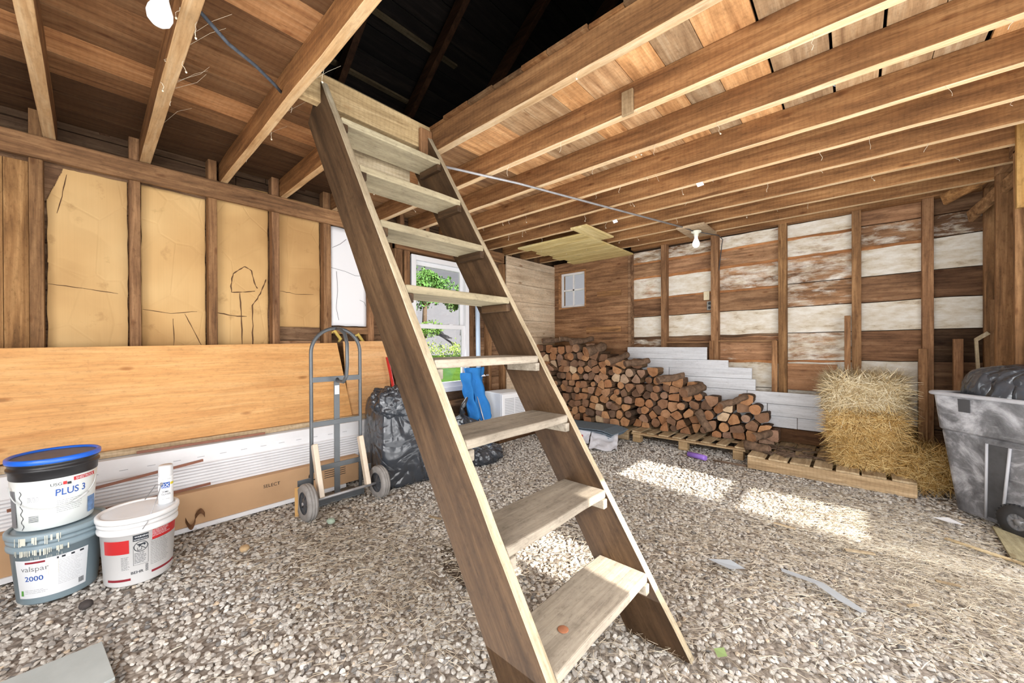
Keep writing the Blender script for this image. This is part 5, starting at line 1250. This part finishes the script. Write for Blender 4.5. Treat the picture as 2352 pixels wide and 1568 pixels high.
# ------------------------------------------------------------------ stacked painted white planks against the back wall
wp = wood('white_painted_plank', srgb(196, 198, 202), srgb(214, 216, 220), srgb(226, 228, 232), 'X', .6, .6, 0, .03, .06, .04)
rows = [(1.04, 1.20, [(-2.457, -1.39, 'topmost short white plank of the stack against the back wall')]), (.925, 1.04, [(-2.457, -1.15, 'second white plank from the top of the stack')]),
        (.823, .955, [(-2.457, -1.865, 'third row white plank, left piece beside the logs'), (-1.86, -.90, 'third row white plank, right piece')]), (.69, .822, [(-2.457, -.864, 'fourth row white plank from the top')]),
        (.553, .689, [(-2.4, -.955, 'fifth row white plank, left piece behind the logs'), (-.95, -.265, 'fifth row white plank, right piece ending at the hay')]),
        (.417, .552, [(-2.2, -.753, 'sixth row white plank, left piece'), (-.748, -.205, 'sixth row white plank, right piece by the hay')]), (.292, .416, [(-1.6, -.473, 'lowest row white plank, left piece'), (-.47, -.20, 'lowest row white plank, right piece by the hay')])]
for i, (z0, z1, ps) in enumerate(rows):
    for x0, x1, l in ps:
        mb = MB(); y = 5.235; mb.prism([(y-.006, z0+.003), (y+.022, z0), (y+.022, z1), (y+.004, z1-.001)], 'X', x0, x1-.002)
        o = mb.build('white_plank', wp, bevel=.002); tag(o, l, 'plank', 'white painted planks stacked on the back wall')
for x0 in (-2.3, -1.4, -.5):
    mb = MB(); mb.box(x0, x0+.05, 5.262, 5.33, .01, .95 if x0 < -.6 else .6); o = mb.build('spacer_post', M['studZ']); tag(o, 'wooden upright behind the stacked white planks', 'post', 'uprights behind the white planks')
mb = MB(); mb.box(-1.7, -.1, 5.24, 5.34, .14, .285); o = mb.build('dark_sill', M['studX']); o.color = (.4, .36, .34, 1); tag(o, 'dark old beam under the lowest white planks', 'beam')

# ------------------------------------------------------------------ hay bales
def hay(name, c, size, rz, mat, n, label, seed, sag=0, core=(0, 0, 0)):
    rr = random.Random(seed); bm = bmesh.new(); bmesh.ops.create_cube(bm, size=2); bmesh.ops.subdivide_edges(bm, edges=bm.edges, cuts=11, use_grid_fill=True)
    def shape(p):
        pw = 6; nn = (abs(p.x)**pw+abs(p.y)**pw+abs(p.z)**pw)**(1/pw); p = p/nn
        q = 1+.07*mnoise.noise(p*2+Vector((seed, 0, 0)))+.04*mnoise.noise(p*6+Vector((seed, 0, 0)))
        return Vector((p.x*size[0]/2*q, p.y*size[1]/2*q, p.z*size[2]/2*q-sag*max(0, -p.y)*.05))
    for v in bm.verts: v.co = shape(v.co)*.97
    me = bpy.data.meshes.new(name); bm.to_mesh(me); bm.free()
    V = [tuple(v.co) for v in me.vertices]; F = [tuple(p.vertices) for p in me.polygons]; bpy.data.meshes.remove(me)
    mb = MB(); mb.add(V, F, (.02, .02, .02, 0))
    for i in range(n):
        f = rr.choice([0, 1, 2, 3, 4, 4]); u, v_ = rr.uniform(-1, 1), rr.uniform(-1, 1)
        p = {0: Vector((-1, u, v_)), 1: Vector((1, u, v_)), 2: Vector((u, -1, v_)), 3: Vector((u, 1, v_)), 4: Vector((u, v_, 1))}[f]
        nr = Vector((p.x if f < 2 else 0, p.y if f in (2, 3) else 0, 1 if f == 4 else 0)); p = shape(p)
        tg = Vector((rr.gauss(0, 1), rr.gauss(0, 1), rr.gauss(0, .75))); tg -= nr*tg.dot(nr)*.75; tg.normalize()
        l = rr.uniform(.06, .16); wd = rr.uniform(.0014, .0034); s = tg.cross(nr+Vector((rr.uniform(-.5, .5), rr.uniform(-.5, .5), 0))).normalized()*wd/2
        out = nr*rr.uniform(.0, .028); droop = Vector((0, 0, -rr.uniform(0, .02)))
        a = p+nr*.002; m_ = p+tg*l*.5+out; e = p+tg*l+out*.6+droop
        sh = min(1, max(0, rr.gauss(.55, .33))); k = len(mb.v)
        mb.v += [tuple(a-s), tuple(a+s), tuple(m_-s), tuple(m_+s), tuple(e-s*.4), tuple(e+s*.4)]
        for q in ((k, k+1, k+3, k+2), (k+2, k+3, k+5, k+4)): mb.f.append(q); mb.t.append((sh, sh, sh, 0)); mb.m.append(0); mb.sm.append(False)
    o = mb.build(name, mat, fix=False); o.location = c; o.rotation_euler = (0, 0, rz); tag(o, label, 'hay bale'); return o
hay('hay_bale', (.055, 4.92, .76), (.50, .62, .34), .03, M['haypale'], 19000, 'pale square hay bale on top of the pile, in front of the back wall', 3)
hay('hay_bale', (.08, 4.86, .49), (.48, .56, .27), -.05, M['haygold'], 15000, 'golden hay bale in the middle of the pile', 5)
hay('hay_bale', (.09, 4.84, .25), (.44, .54, .25), .08, M['haygold'], 14000, 'lowest golden hay bale resting on the pallet', 8)
hay('loose_hay_tuft', (.40, 4.72, .20), (.30, .34, .30), .4, M['haygold'], 6500, 'loose golden hay tuft spilling right of the bales toward the cart', 12)

# ------------------------------------------------------------------ wheeled refuse cart
ct = empty('refuse_cart', (.78, 4.38, 0), 0); tag(ct, 'big scuffed grey plastic refuse cart on wheels at the right edge', 'refuse cart')
# cross sections: front face runs towards lower right; quads given at several heights
def ring(z, a, b, c, d): return [(*a, z), (*b, z), (*c, z), (*d, z)]
def rr_loop(P4, z, rad, n=6):
    out = []
    for i in range(4):
        p = Vector(P4[i]); a = Vector(P4[i-1]); b = Vector(P4[(i+1) % 4]); u = (a-p).normalized()*rad; v_ = (b-p).normalized()*rad
        for k in range(n+1):
            t_ = k/n; q = p+u*(1-t_)**2+v_*t_**2; out.append((q.x, q.y, z))
    return out
bot = [(.53, 4.24), (.80, 3.93), (1.06, 4.12), (.80, 4.36)]
midl = [(.45, 4.18), (.85, 3.74), (1.16, 3.98), (.80, 4.35)]
topl = [(.405, 4.14), (.88, 3.62), (1.22, 3.92), (.80, 4.345)]
lev = [(bot, .045, .05), (bot, .05, .06)]
def lerp4(A_, B_, t_): return [(a[0]+(b[0]-a[0])*t_, a[1]+(b[1]-a[1])*t_) for a, b in zip(A_, B_)]
loops = [rr_loop(bot, .04, .07), rr_loop(lerp4(bot, midl, .5), .32, .07), rr_loop(midl, .60, .07), rr_loop(midl, .615, .07), rr_loop(lerp4(midl, topl, .35), .63, .07), rr_loop(topl, .875, .07), rr_loop(topl, .885, .07)]
n = len(loops[0]); mb = MB(); vs = [p for l_ in loops for p in l_]
mb.add(vs, [(i*n+k, i*n+(k+1) % n, (i+1)*n+(k+1) % n, (i+1)*n+k) for i in range(len(loops)-1) for k in range(n)], smooth=False); mb.f.append(tuple(range(n))[::-1]); mb.t.append((1, 1, 1, 0)); mb.m.append(0); mb.sm.append(False)
o = sub(mb, 'tub_body', M['bin'], ct, fix=True); s_ = o.modifiers.new('s', 'SOLIDIFY'); s_.thickness = .006
mb = MB(); tl = rr_loop([(p[0]+(p[0]-.86)*.04, p[1]+(p[1]-4.12)*.04) for p in topl], .885, .08); mb.tube(tl, .014, 8, closed=True); sub(mb, 'rim', plain('light_grey_rim', srgb(168, 168, 172), .4, 0, .5, .2, 14), ct)
# vertical ribs on the front-left face
def face_pt(u, z, off=0):
    t_ = min(1, z/.6); A_ = lerp4(bot, midl, t_) if z < .6 else lerp4(midl, topl, .35+.65*(z-.6)/.28)
    a, b = Vector(A_[0]), Vector(A_[1]); p = a+(b-a)*u; nn = Vector((-(b-a).y, (b-a).x)).normalized(); nn = -nn if nn.dot(Vector((.86, 4.12))-p) > 0 else nn
    p = p+nn*off; return (p.x, p.y, z)
for u in (.50, .70):
    mb = MB(); mb.tube([face_pt(u, .06, .004), face_pt(u, .3, .004), face_pt(u, .58, .004)], .008, 8); sub(mb, 'rib', plain('rib_grey', srgb(160, 160, 164), .4), ct)
mb = MB(); p = [face_pt(.515, .07, .003), face_pt(.685, .07, .003), face_pt(.685, .575, .003), face_pt(.515, .575, .003)]; mb.add(p, [(0, 1, 2, 3)]); sub(mb, 'recess_panel', plain('dark_recess', srgb(66, 66, 68), .5, 0, .4, .5, 8), ct, fix=False)
mb = MB(); p = [face_pt(.26, .77, .004), face_pt(.36, .77, .004), face_pt(.36, .86, .004), face_pt(.26, .86, .004)]; mb.add(p, [(0, 1, 2, 3)]); sub(mb, 'latch_recess', plain('dark_recess2', srgb(58, 58, 60), .5), ct, fix=False)
wc = Vector(face_pt(.90, .11, .01)); dirn = (Vector(face_pt(1, .11, .01))-Vector(face_pt(0, .11, .01))).normalized(); nrm = Vector((dirn.y, -dirn.x, 0))
mb = MB(); mb.lathe([(.05, -.02), (.10, -.022), (.105, -.01), (.105, .02), (.05, .022)], 36, (0, 0, 0), axis='Y', capends=False)
for k in range(28): a = 2*PI*k/28; mb.box(-.006, .006, -.02, .02, .1, .11, mat=Matrix.Rotation(a, 4, 'Y'))
rotm = Matrix.Translation(wc) @ Matrix.Rotation(math.atan2(dirn.y, dirn.x), 4, 'Z')
o = mb.build('wheel', plain('black_wheel', srgb(44, 44, 46), .5, 0, .5, .3, 20)); o.parent = ct; o.matrix_parent_inverse = Matrix.Translation(-Vector(ct.location)); o.matrix_basis = rotm
mb = MB(); mb.lathe([(.001, -.018), (.02, -.018), (.022, -.008), (.05, -.006), (.056, -.016), (.056, .016), (.05, .01)], 32, axis='Y', capends=False)
for k in range(7): a = 2*PI*k/7; mb.box(.0, .05, -.014, -.004, -.006, .006, mat=Matrix.Rotation(a, 4, 'Y'))
h = mb.build('hub', plain('hub_grey', srgb(120, 120, 122), .35, .2)); h.parent = o
bagmesh('black_bag_in_cart', 'black plastic bag bulging out of the top of the grey refuse cart', (.83, 4.0, .86), (.62, .40, .46), 2.6, 14.2, .028, top=lambda p: Vector((p.x, p.y, p.z*(1-.15*p.x))), rz=-.83)
# pallet remains in the dark between hay and cart
mb = MB(); bar(mb, (.42, 4.62, .06), (.95, 4.72, .07), .08, .03); o = mb.build('floor_plank', M['studX'], bevel=.004); o.color = (.5, .45, .4, 1); tag(o, 'dark plank on the floor between the pallet and the cart', 'plank')

# ------------------------------------------------------------------ lights, conduit and wires
def bulb_light(name, loc, d, label, emis=0):
    t_ = empty(name, loc); tag(t_, label, 'ceiling light')
    d = Vector(d).normalized(); q = Vector((0, 0, 1)).rotation_difference(d).to_matrix().to_4x4()
    por = plain('porcelain', srgb(232, 232, 214), .25, 0, .6, .05)
    bm_, nt, N, L, B = newmat('frosted_bulb'); B.inputs['Base Color'].default_value = srgb(244, 246, 248); B.inputs['Roughness'].default_value = .25
    B.inputs['Emission Color'].default_value = (1, 1, 1, 1); B.inputs['Emission Strength'].default_value = emis
    mb = MB(); mb.lathe([(.055, 0), (.055, .012), (.04, .02), (.026, .03), (.024, .055), (.02, .058)], 32); o = mb.build('socket', por); o.parent = t_; o.matrix_basis = q
    S_ = 1.22
    mb = MB(); mb.lathe([(.013, .052), (.015, .07), (.022, .088), (.030, .108), (.032, .124), (.027, .142), (.015, .153), (.001, .156)], 32, capends=False); o = mb.build('bulb', bm_); o.parent = t_; o.matrix_basis = q @ Matrix.Scale(S_, 4)
    return t_
bulb_light('bare_bulb', (-1.93, .20, 2.645), (-.12, -.12, -1), 'bare white bulb in a porcelain socket at the top left', .25)
bulb_light('bare_bulb', (-1.36, 4.70, 2.545), (.0, -.05, -1), 'bare bulb hanging near the back wall at the end of the conduit', 1.2)
mb = MB(); mb.box(-1.98, -1.86, .16, .243, 2.645, 2.67); o = mb.build('mounting_block', M['paleX'], bevel=.004); tag(o, 'small wooden block holding the near bulb beside the joist', 'block')
mb = MB(); mb.box(-1.52, -1.22, 4.50, 5.02, 2.556, 2.578); o = mb.build('mounting_board', M['paleX'], bevel=.004); o.color = (.92, .82, .78, 1); tag(o, 'greyish board under the last joists holding the far bulb', 'board')
mb = MB(); mb.tube([(-2.30, 1.62, 2.565), (-2.05, 2.35, 2.568), (-1.75, 3.45, 2.570), (-1.45, 4.5, 2.568)], .0095, 8); o = mb.build('conduit_pipe', M['galv']); tag(o, 'thin grey conduit crossing under the joists toward the far bulb', 'conduit')
mb = MB(); mb.tube([(-1.45, 4.5, 2.565), (-1.40, 4.60, 2.55), (-1.37, 4.67, 2.535)], .005, 6); mb.tube([(-1.34, 4.74, 2.54), (-1.20, 5.0, 2.53), (-1.20, 5.2, 2.52), (-1.24, 5.33, 2.49), (-1.29, 5.40, 2.2), (-1.39, 5.43, 1.82)], .005, 6); o = mb.build('lamp_cable', M['rope']); tag(o, 'dark cable running from the far bulb down the back wall stud', 'cable')
mb = MB(); mb.tube([(-2.02, .31, 2.64), (-2.08, .42, 2.60), (-2.18, .55, 2.62), (-2.28, .66, 2.63), (-2.34, .71, 2.64)], .008, 8); o = mb.build('old_cable', plain('cloth_cable', srgb(74, 80, 88), .8, 0, .3, .4, 40)); tag(o, 'sagging grey cloth-covered cable between two joists at the top left', 'cable')
cw = plain('cobweb', srgb(220, 206, 180), .9)
mb = MB(); rr = random.Random(3)
for i in range(90):
    y = rr.choice([.30, .76, 1.6, 2.08, 2.53, 2.98, 3.38, 3.76, 4.16, 4.56, .243]); x = rr.uniform(-3.3, .7); z = 2.578; l = rr.uniform(.02, .08)
    pts_ = [(x, y, z)]; 
    for k in range(4): pts_.append((pts_[-1][0]+rr.uniform(-.012, .012), pts_[-1][1]+rr.uniform(-.008, .008), z-l*(k+1)/4))
    mb.tube(pts_, rr.uniform(.0006, .0014), 4)
    if rr.random() < .3: mb.tube([pts_[-1], (pts_[-1][0]+.006, pts_[-1][1], pts_[-1][2]-.008)], .004, 5)
for i in range(14):
    x = rr.uniform(-3.6, -1); y = rr.choice([.303, .76, 1.655]); 
    mb.tube([(x, y, 2.60), (x+rr.uniform(.02, .1), y+rr.uniform(.05, .1), 2.66), (x+rr.uniform(.05, .12), y+.12, 2.70)], .0007, 4)
o = mb.build('cobwebs', cw); tag(o, 'pale dusty cobweb threads hanging from the joists', 'cobweb', kind='stuff')
o_scraps = [((-.95, 3.385, 2.57), 'small white paper scrap stuck to the middle joist'), ((-1.9, 3.76, 2.56), 'tiny pale scrap stuck under a joist left of the centre')]
for p, l in o_scraps:
    mb = MB(); mb.add([(p[0]-.03, p[1], p[2]+.01), (p[0]+.02, p[1]-.004, p[2]+.015), (p[0]+.03, p[1]+.01, p[2]-.015), (p[0]-.02, p[1]+.01, p[2]-.02)], [(0, 1, 2, 3)]); tag(mb.build('paper_scrap', M['white'], fix=False), l, 'scrap')

# ------------------------------------------------------------------ small things on the floor
mb = MB(); m4 = Matrix.Translation((-2.30, .03, .028)) @ Matrix.Rotation(-.0, 4, 'Z'); 
mb.prism([(-2.306, .026), (-2.02, .055), (-1.95, -.45), (-2.30, -.5)], 'Z', .022, .034); o = mb.build('fibre_board', plain('grey_fibre_board', srgb(178, 184, 182), .6, 0, .3, .15, 5), bevel=.002); tag(o, 'flat grey panel lying on the gravel at the bottom left corner', 'panel')
mb = MB(); mb.prism([(.675, 4.0), (.655, 3.5), (1.0, 3.35), (1.05, 3.9)], 'Z', .02, .032); o = mb.build('floor_panel', wood('mossy_board', srgb(130, 122, 92), srgb(164, 154, 122), srgb(184, 176, 144), 'Y', 1, .9), bevel=.002); tag(o, 'flat greenish board on the floor in front of the cart', 'board')
mb = MB(); bar(mb, (.42, 3.58, .022), (.86, 3.36, .022), .03, .01); o = mb.build('pale_lath', M['paleX'], bevel=.002); o.color = (1.08, 1.05, .95, 1); tag(o, 'thin pale wooden lath lying before the greenish board', 'lath')
mb = MB(); mb.tube([(-1.36, 4.40, .035), (-1.2, 4.36, .035), (-1.17, 4.35, .035)], [.028, .03, .026], 10); o = mb.build('purple_sleeve', plain('purple_plastic', srgb(158, 118, 220), .4)); tag(o, 'purple plastic sleeve on the gravel in front of the open pallet', 'plastic sleeve')
mb = MB(); mb.tube([(-1.1, 4.34, .03), (-.8, 4.35, .03)], .01, 8); o = mb.build('thin_branch', M['bark']); tag(o, 'thin branch on the gravel right of the purple sleeve', 'branch')
def flat(name, pts_, mat, label, cat, z=.032):
    mb = MB(); n = len(pts_); mb.add([(x, y, z+.004*math.sin(i*2.3)) for i, (x, y) in enumerate(pts_)], [tuple(range(n))]); o = mb.build(name, mat, fix=False); tag(o, label, cat); return o
flat('plastic_strip', [(-.30, 2.50), (-.12, 2.48), (-.02, 2.41), (.04, 2.34), (.02, 2.32), (-.06, 2.37), (-.15, 2.44), (-.29, 2.465)], plain('clear_strip', srgb(160, 164, 168), .3), 'bent strip of clear plastic on the gravel at the lower right', 'plastic strip')
flat('plastic_scrap', [(-.62, 2.33), (-.52, 2.40), (-.44, 2.37), (-.50, 2.30)], plain('clear_scrap', srgb(168, 174, 180), .3), 'small clear plastic scrap on the gravel right of the ladder', 'plastic scrap')
flat('white_scrap', [(.40, 3.92), (.48, 3.98), (.55, 3.90), (.47, 3.87)], M['white'], 'small white scrap on the straw before the cart', 'scrap')
flat('green_leaf', [(-.42, 1.66), (-.39, 1.69), (-.37, 1.66), (-.395, 1.62)], plain('leaf_green', srgb(128, 148, 92), .6), 'small green leaf on the gravel by the ladder foot', 'leaf')
for x, y, a, l, lb in ((.02, 3.0, .4, .07, 'long bark sliver on the straw in the right part'), (-.35, 3.1, -.1, .06, 'pale wood chip on the sunlit straw'), (.2, 2.55, .9, .03, 'short thick wood chip near the bottom right'), (-2.2, 1.62, .3, .05, 'tan wood chip on the gravel left of the ladder'), (.35, 2.9, .2, .045, 'grey wood splinter on the straw at the right')):
    mb = MB(); mb.box(-l, l, -l*.18, l*.18, -.004, .004, mat=Matrix.Translation((x, y, .03)) @ Matrix.Rotation(a, 4, 'Z')); o = mb.build('wood_chip', M['paleX'], bevel=.001); k = .72; o.color = (k, k*.96, k*.94, 1); tag(o, lb, 'wood chip')
for x, y, r, lb in ((-2.72, -.02, .028, 'dark rounded rock beside the grey-blue bucket'), (-2.75, .62, .03, 'tan pebble larger than the rest by the cardboard box'), (-2.72, 1.12, .03, 'pale green pebble in front of the left wheel')):
    o = bagmesh('rock', lb, (x, y, .02), (r*2, r*1.7, r*1.2), 2.2, x*10, .08, mat=plain('rock_'+str(int(r*1000)), srgb(74, 68, 66) if 'dark' in lb else (srgb(188, 158, 118) if 'tan' in lb else srgb(168, 186, 166)), .9, 0, .3, .3, 30), res=1, cat='rock')
# dark earth patch with needles under the ladder
mb = MB(); n = 28; vs = [(-1.62, 1.42, .006)]
for i in range(n): a = 2*PI*i/n; q = 1+.3*mnoise.noise(Vector((math.cos(a)*2, math.sin(a)*2, 4))); vs.append((-1.62+.28*q*math.cos(a+.4)*1.0, 1.42+.14*q*math.sin(a), .003))
mb.add(vs, [(0, i+1, (i+1) % n+1) for i in range(n)]); o = mb.build('dark_earth', plain('dark_earth_mat', srgb(70, 58, 48), .95, 0, .1, .4, 30), fix=False); tag(o, 'patch of dark needles and earth on the gravel left of the ladder', 'earth', kind='stuff')

# ------------------------------------------------------------------ outdoors seen through the windows
def m_grass():
    m, nt, N, L, B = newmat('lawn_grass'); co = coords(N, L, False)
    n = noise(N, L, co, 1.6, 8, .7); r = ramp(N, [(.3, srgb(52, 84, 22)), (.55, srgb(74, 108, 34)), (.75, srgb(96, 128, 52))]); L.new(n, r.inputs[0]); L.new(r.outputs[0], B.inputs['Base Color']); B.inputs['Roughness'].default_value = .9; B.inputs['Specular IOR Level'].default_value = .1; return m
mb = MB(); vs = []; nx_, ny_ = 40, 40
for i in range(nx_+1):
    for j in range(ny_+1):
        x = -4.05-26*i/nx_; y = -20+70*j/ny_; vs.append((x, y, -.35+1.0*min(1, i/nx_*1.9)+.05*mnoise.noise(Vector((x*.3, y*.3, 0)))))
mb.add(vs, [(i*(ny_+1)+j, (i+1)*(ny_+1)+j, (i+1)*(ny_+1)+j+1, i*(ny_+1)+j+1) for i in range(nx_) for j in range(ny_)], smooth=True); struct(mb.build('lawn', m_grass(), fix=False))
mb = MB(); mb.box(-60, 40, 5.6, 60, -.4, -.35); o = struct(mb.build('yard', plain('yard_ground', srgb(80, 82, 80), .95, 0, .1, .1, 2)))
hz = plain('haze_toned_hillside', srgb(112, 112, 118), 1, 0, 0, .06, .3)  # haze over the field put into this flat grey
mb = MB(); vs = []
for i in range(31):
    for j in range(61):
        x = -17-30*i/30; y = -20+90*j/60; vs.append((x, y, .3+9*(i/30)**.85+.3*mnoise.noise(Vector((x*.1, y*.1, 0)))))
mb.add(vs, [(i*61+j, (i+1)*61+j, (i+1)*61+j+1, i*61+j+1) for i in range(30) for j in range(60)], smooth=True); struct(mb.build('hillside', hz, fix=False))
def tree(loc, h, r, n, seed, label, col, bush=False):
    rr = random.Random(seed); t_ = empty('tree' if not bush else 'bush', loc); tag(t_, label, 'tree' if not bush else 'bush')
    if not bush:
        mb = MB(); mb.tube([(0, 0, -.6), (.1, 0, h*.35), (0, .1, h*.7)], [.16, .12, .05], 8)
        for k in range(5): a = rr.uniform(0, 6.28); mb.tube([(.08, 0, h*.35+.1*k), (math.cos(a)*r*.6, math.sin(a)*r*.6, h*.6+.1*k)], [.06, .02], 6)
        o = mb.build('trunk', M['bark']); o.parent = t_
    mb = MB(); cl = [(Vector((rr.uniform(-.7, .7)*r, rr.uniform(-.7, .7)*r, h*(.5 if not bush else .3)+rr.uniform(0, .5)*h)), rr.uniform(.25, .5)*r) for _ in range(14)]
    for i in range(n):
        c0, cr = rr.choice(cl); p = c0+Vector((rr.gauss(0, 1), rr.gauss(0, 1), rr.gauss(0, .8))).normalized()*cr*rr.uniform(.5, 1); a = Vector((rr.gauss(0, 1), rr.gauss(0, 1), rr.gauss(0, 1))).normalized(); b = a.cross(Vector((rr.gauss(0, 1), rr.gauss(0, 1), rr.gauss(0, 1)))).normalized(); s = rr.uniform(.05, .11)*(.7 if bush else 1)
        k = rr.uniform(.6, 1.2); mb.add([p-a*s, p+b*s*.6, p+a*s, p-b*s*.6], [(0, 1, 2, 3)], (k, k, k*.9, 0))
    m, nt, N, L, B = newmat('leaves_'+str(seed)); at = N.new('ShaderNodeAttribute'); at.attribute_name = 'tint'; c_ = mix(N, L, 'MULTIPLY', 1., col, at.outputs['Color']); L.new(c_, B.inputs['Base Color']); B.inputs['Roughness'].default_value = .8
    o = mb.build('foliage', m, fix=False); o.parent = t_
tree((-18.6, 13.0, 2.2), 3.4, 1.7, 6500, 1, 'leafy green tree on the slope seen in the left half of the window', srgb(84, 132, 58))
tree((-18.0, 15.4, 2.4), 2.2, 1.0, 3000, 2, 'smaller pale green tree right of the big one outside the window', srgb(104, 142, 74))
tree((-18.0, 12.3, 1.6), .9, 1.2, 2200, 3, 'low green bush below the trees outside', srgb(104, 146, 56), True)
for i, (x, y, s) in enumerate(((-16.3, 11.6, 1.5), (-16.2, 13.2, 1.2), (-15.8, 14.6, 1.5))):
    tree((x, y, .55), .4*s+.2, .9*s, 420, 10+i, ('left tall grass clump at the lawn edge outside', 'middle tall grass clump at the lawn edge outside', 'right tall grass clump at the lawn edge outside')[i], srgb(140, 164, 78), True)
for i, (x, y) in enumerate(((-9.0, 15.5), (-10.4, 16.4), (-7.8, 16.8))):
    tree((x, y, .6), 2.0, 1.1, 1800, 20+i, ('first', 'second', 'third')[i]+' hazy grey-green tree beyond the little back window', srgb(78, 84, 80))

# ------------------------------------------------------------------ light
wd_ = bpy.data.worlds.new('world'); SC.world = wd_; wd_.use_nodes = True
bg = wd_.node_tree.nodes['Background']; bg.inputs[0].default_value = srgb(190, 190, 196); bg.inputs[1].default_value = .8
def area(name, loc, tgt, sx, sy, power, col=(1, 1, 1), spread=PI):
    l = bpy.data.lights.new(name, 'AREA'); l.shape = 'RECTANGLE'; l.size = sx; l.size_y = sy; l.energy = power; l.color = col; l.spread = spread
    o = bpy.data.objects.new(name, l); C.objects.link(o); o.location = loc; o.rotation_euler = (Vector(tgt)-Vector(loc)).to_track_quat('-Z', 'Y').to_euler(); return o
area('side_fill_light', (.93, 1.3, 1.25), (-3, 1.6, 1.0), 4.6, 1.9, 150, (.98, .99, 1))  # added fill along the closed right wall, no doorway stands there
area('front_fill_light', (-.5, -1.5, 1.5), (-1.2, 5, 1.2), 2.6, 1.6, 130, (.98, .99, 1))
area('floor_bounce_light', (-.9, 1.6, .18), (-.9, 1.9, 3), 3.4, 4.2, 85, (.98, .99, 1))
area('window_light', (-3.80, 2.97, 1.5), (0, 3.0, .8), .7, 1.5, 14, (.95, .98, 1))
sl = bpy.data.lights.new('sun', 'SUN'); sl.energy = 18; sl.angle = .012; sl.color = (1, .95, .86); so = bpy.data.objects.new('sun', sl); C.objects.link(so)
so.rotation_euler = Vector((-1, .12, -.6)).to_track_quat('-Z', 'Y').to_euler()
SC.view_settings.view_transform = 'Standard'; SC.view_settings.look = 'None'; SC.view_settings.exposure = 0.0; SC.view_settings.gamma = 1.06
SC.cycles.use_adaptive_sampling = True; SC.cycles.adaptive_threshold = .08; SC.cycles.adaptive_min_samples = 12; SC.cycles.use_denoising = True
SC.cycles.max_bounces = 4; SC.cycles.diffuse_bounces = 2; SC.cycles.glossy_bounces = 2; SC.cycles.transparent_max_bounces = 6; SC.cycles.transmission_bounces = 2
SC.cycles.sample_clamp_indirect = 6; SC.cycles.caustics_reflective = False; SC.cycles.caustics_refractive = False
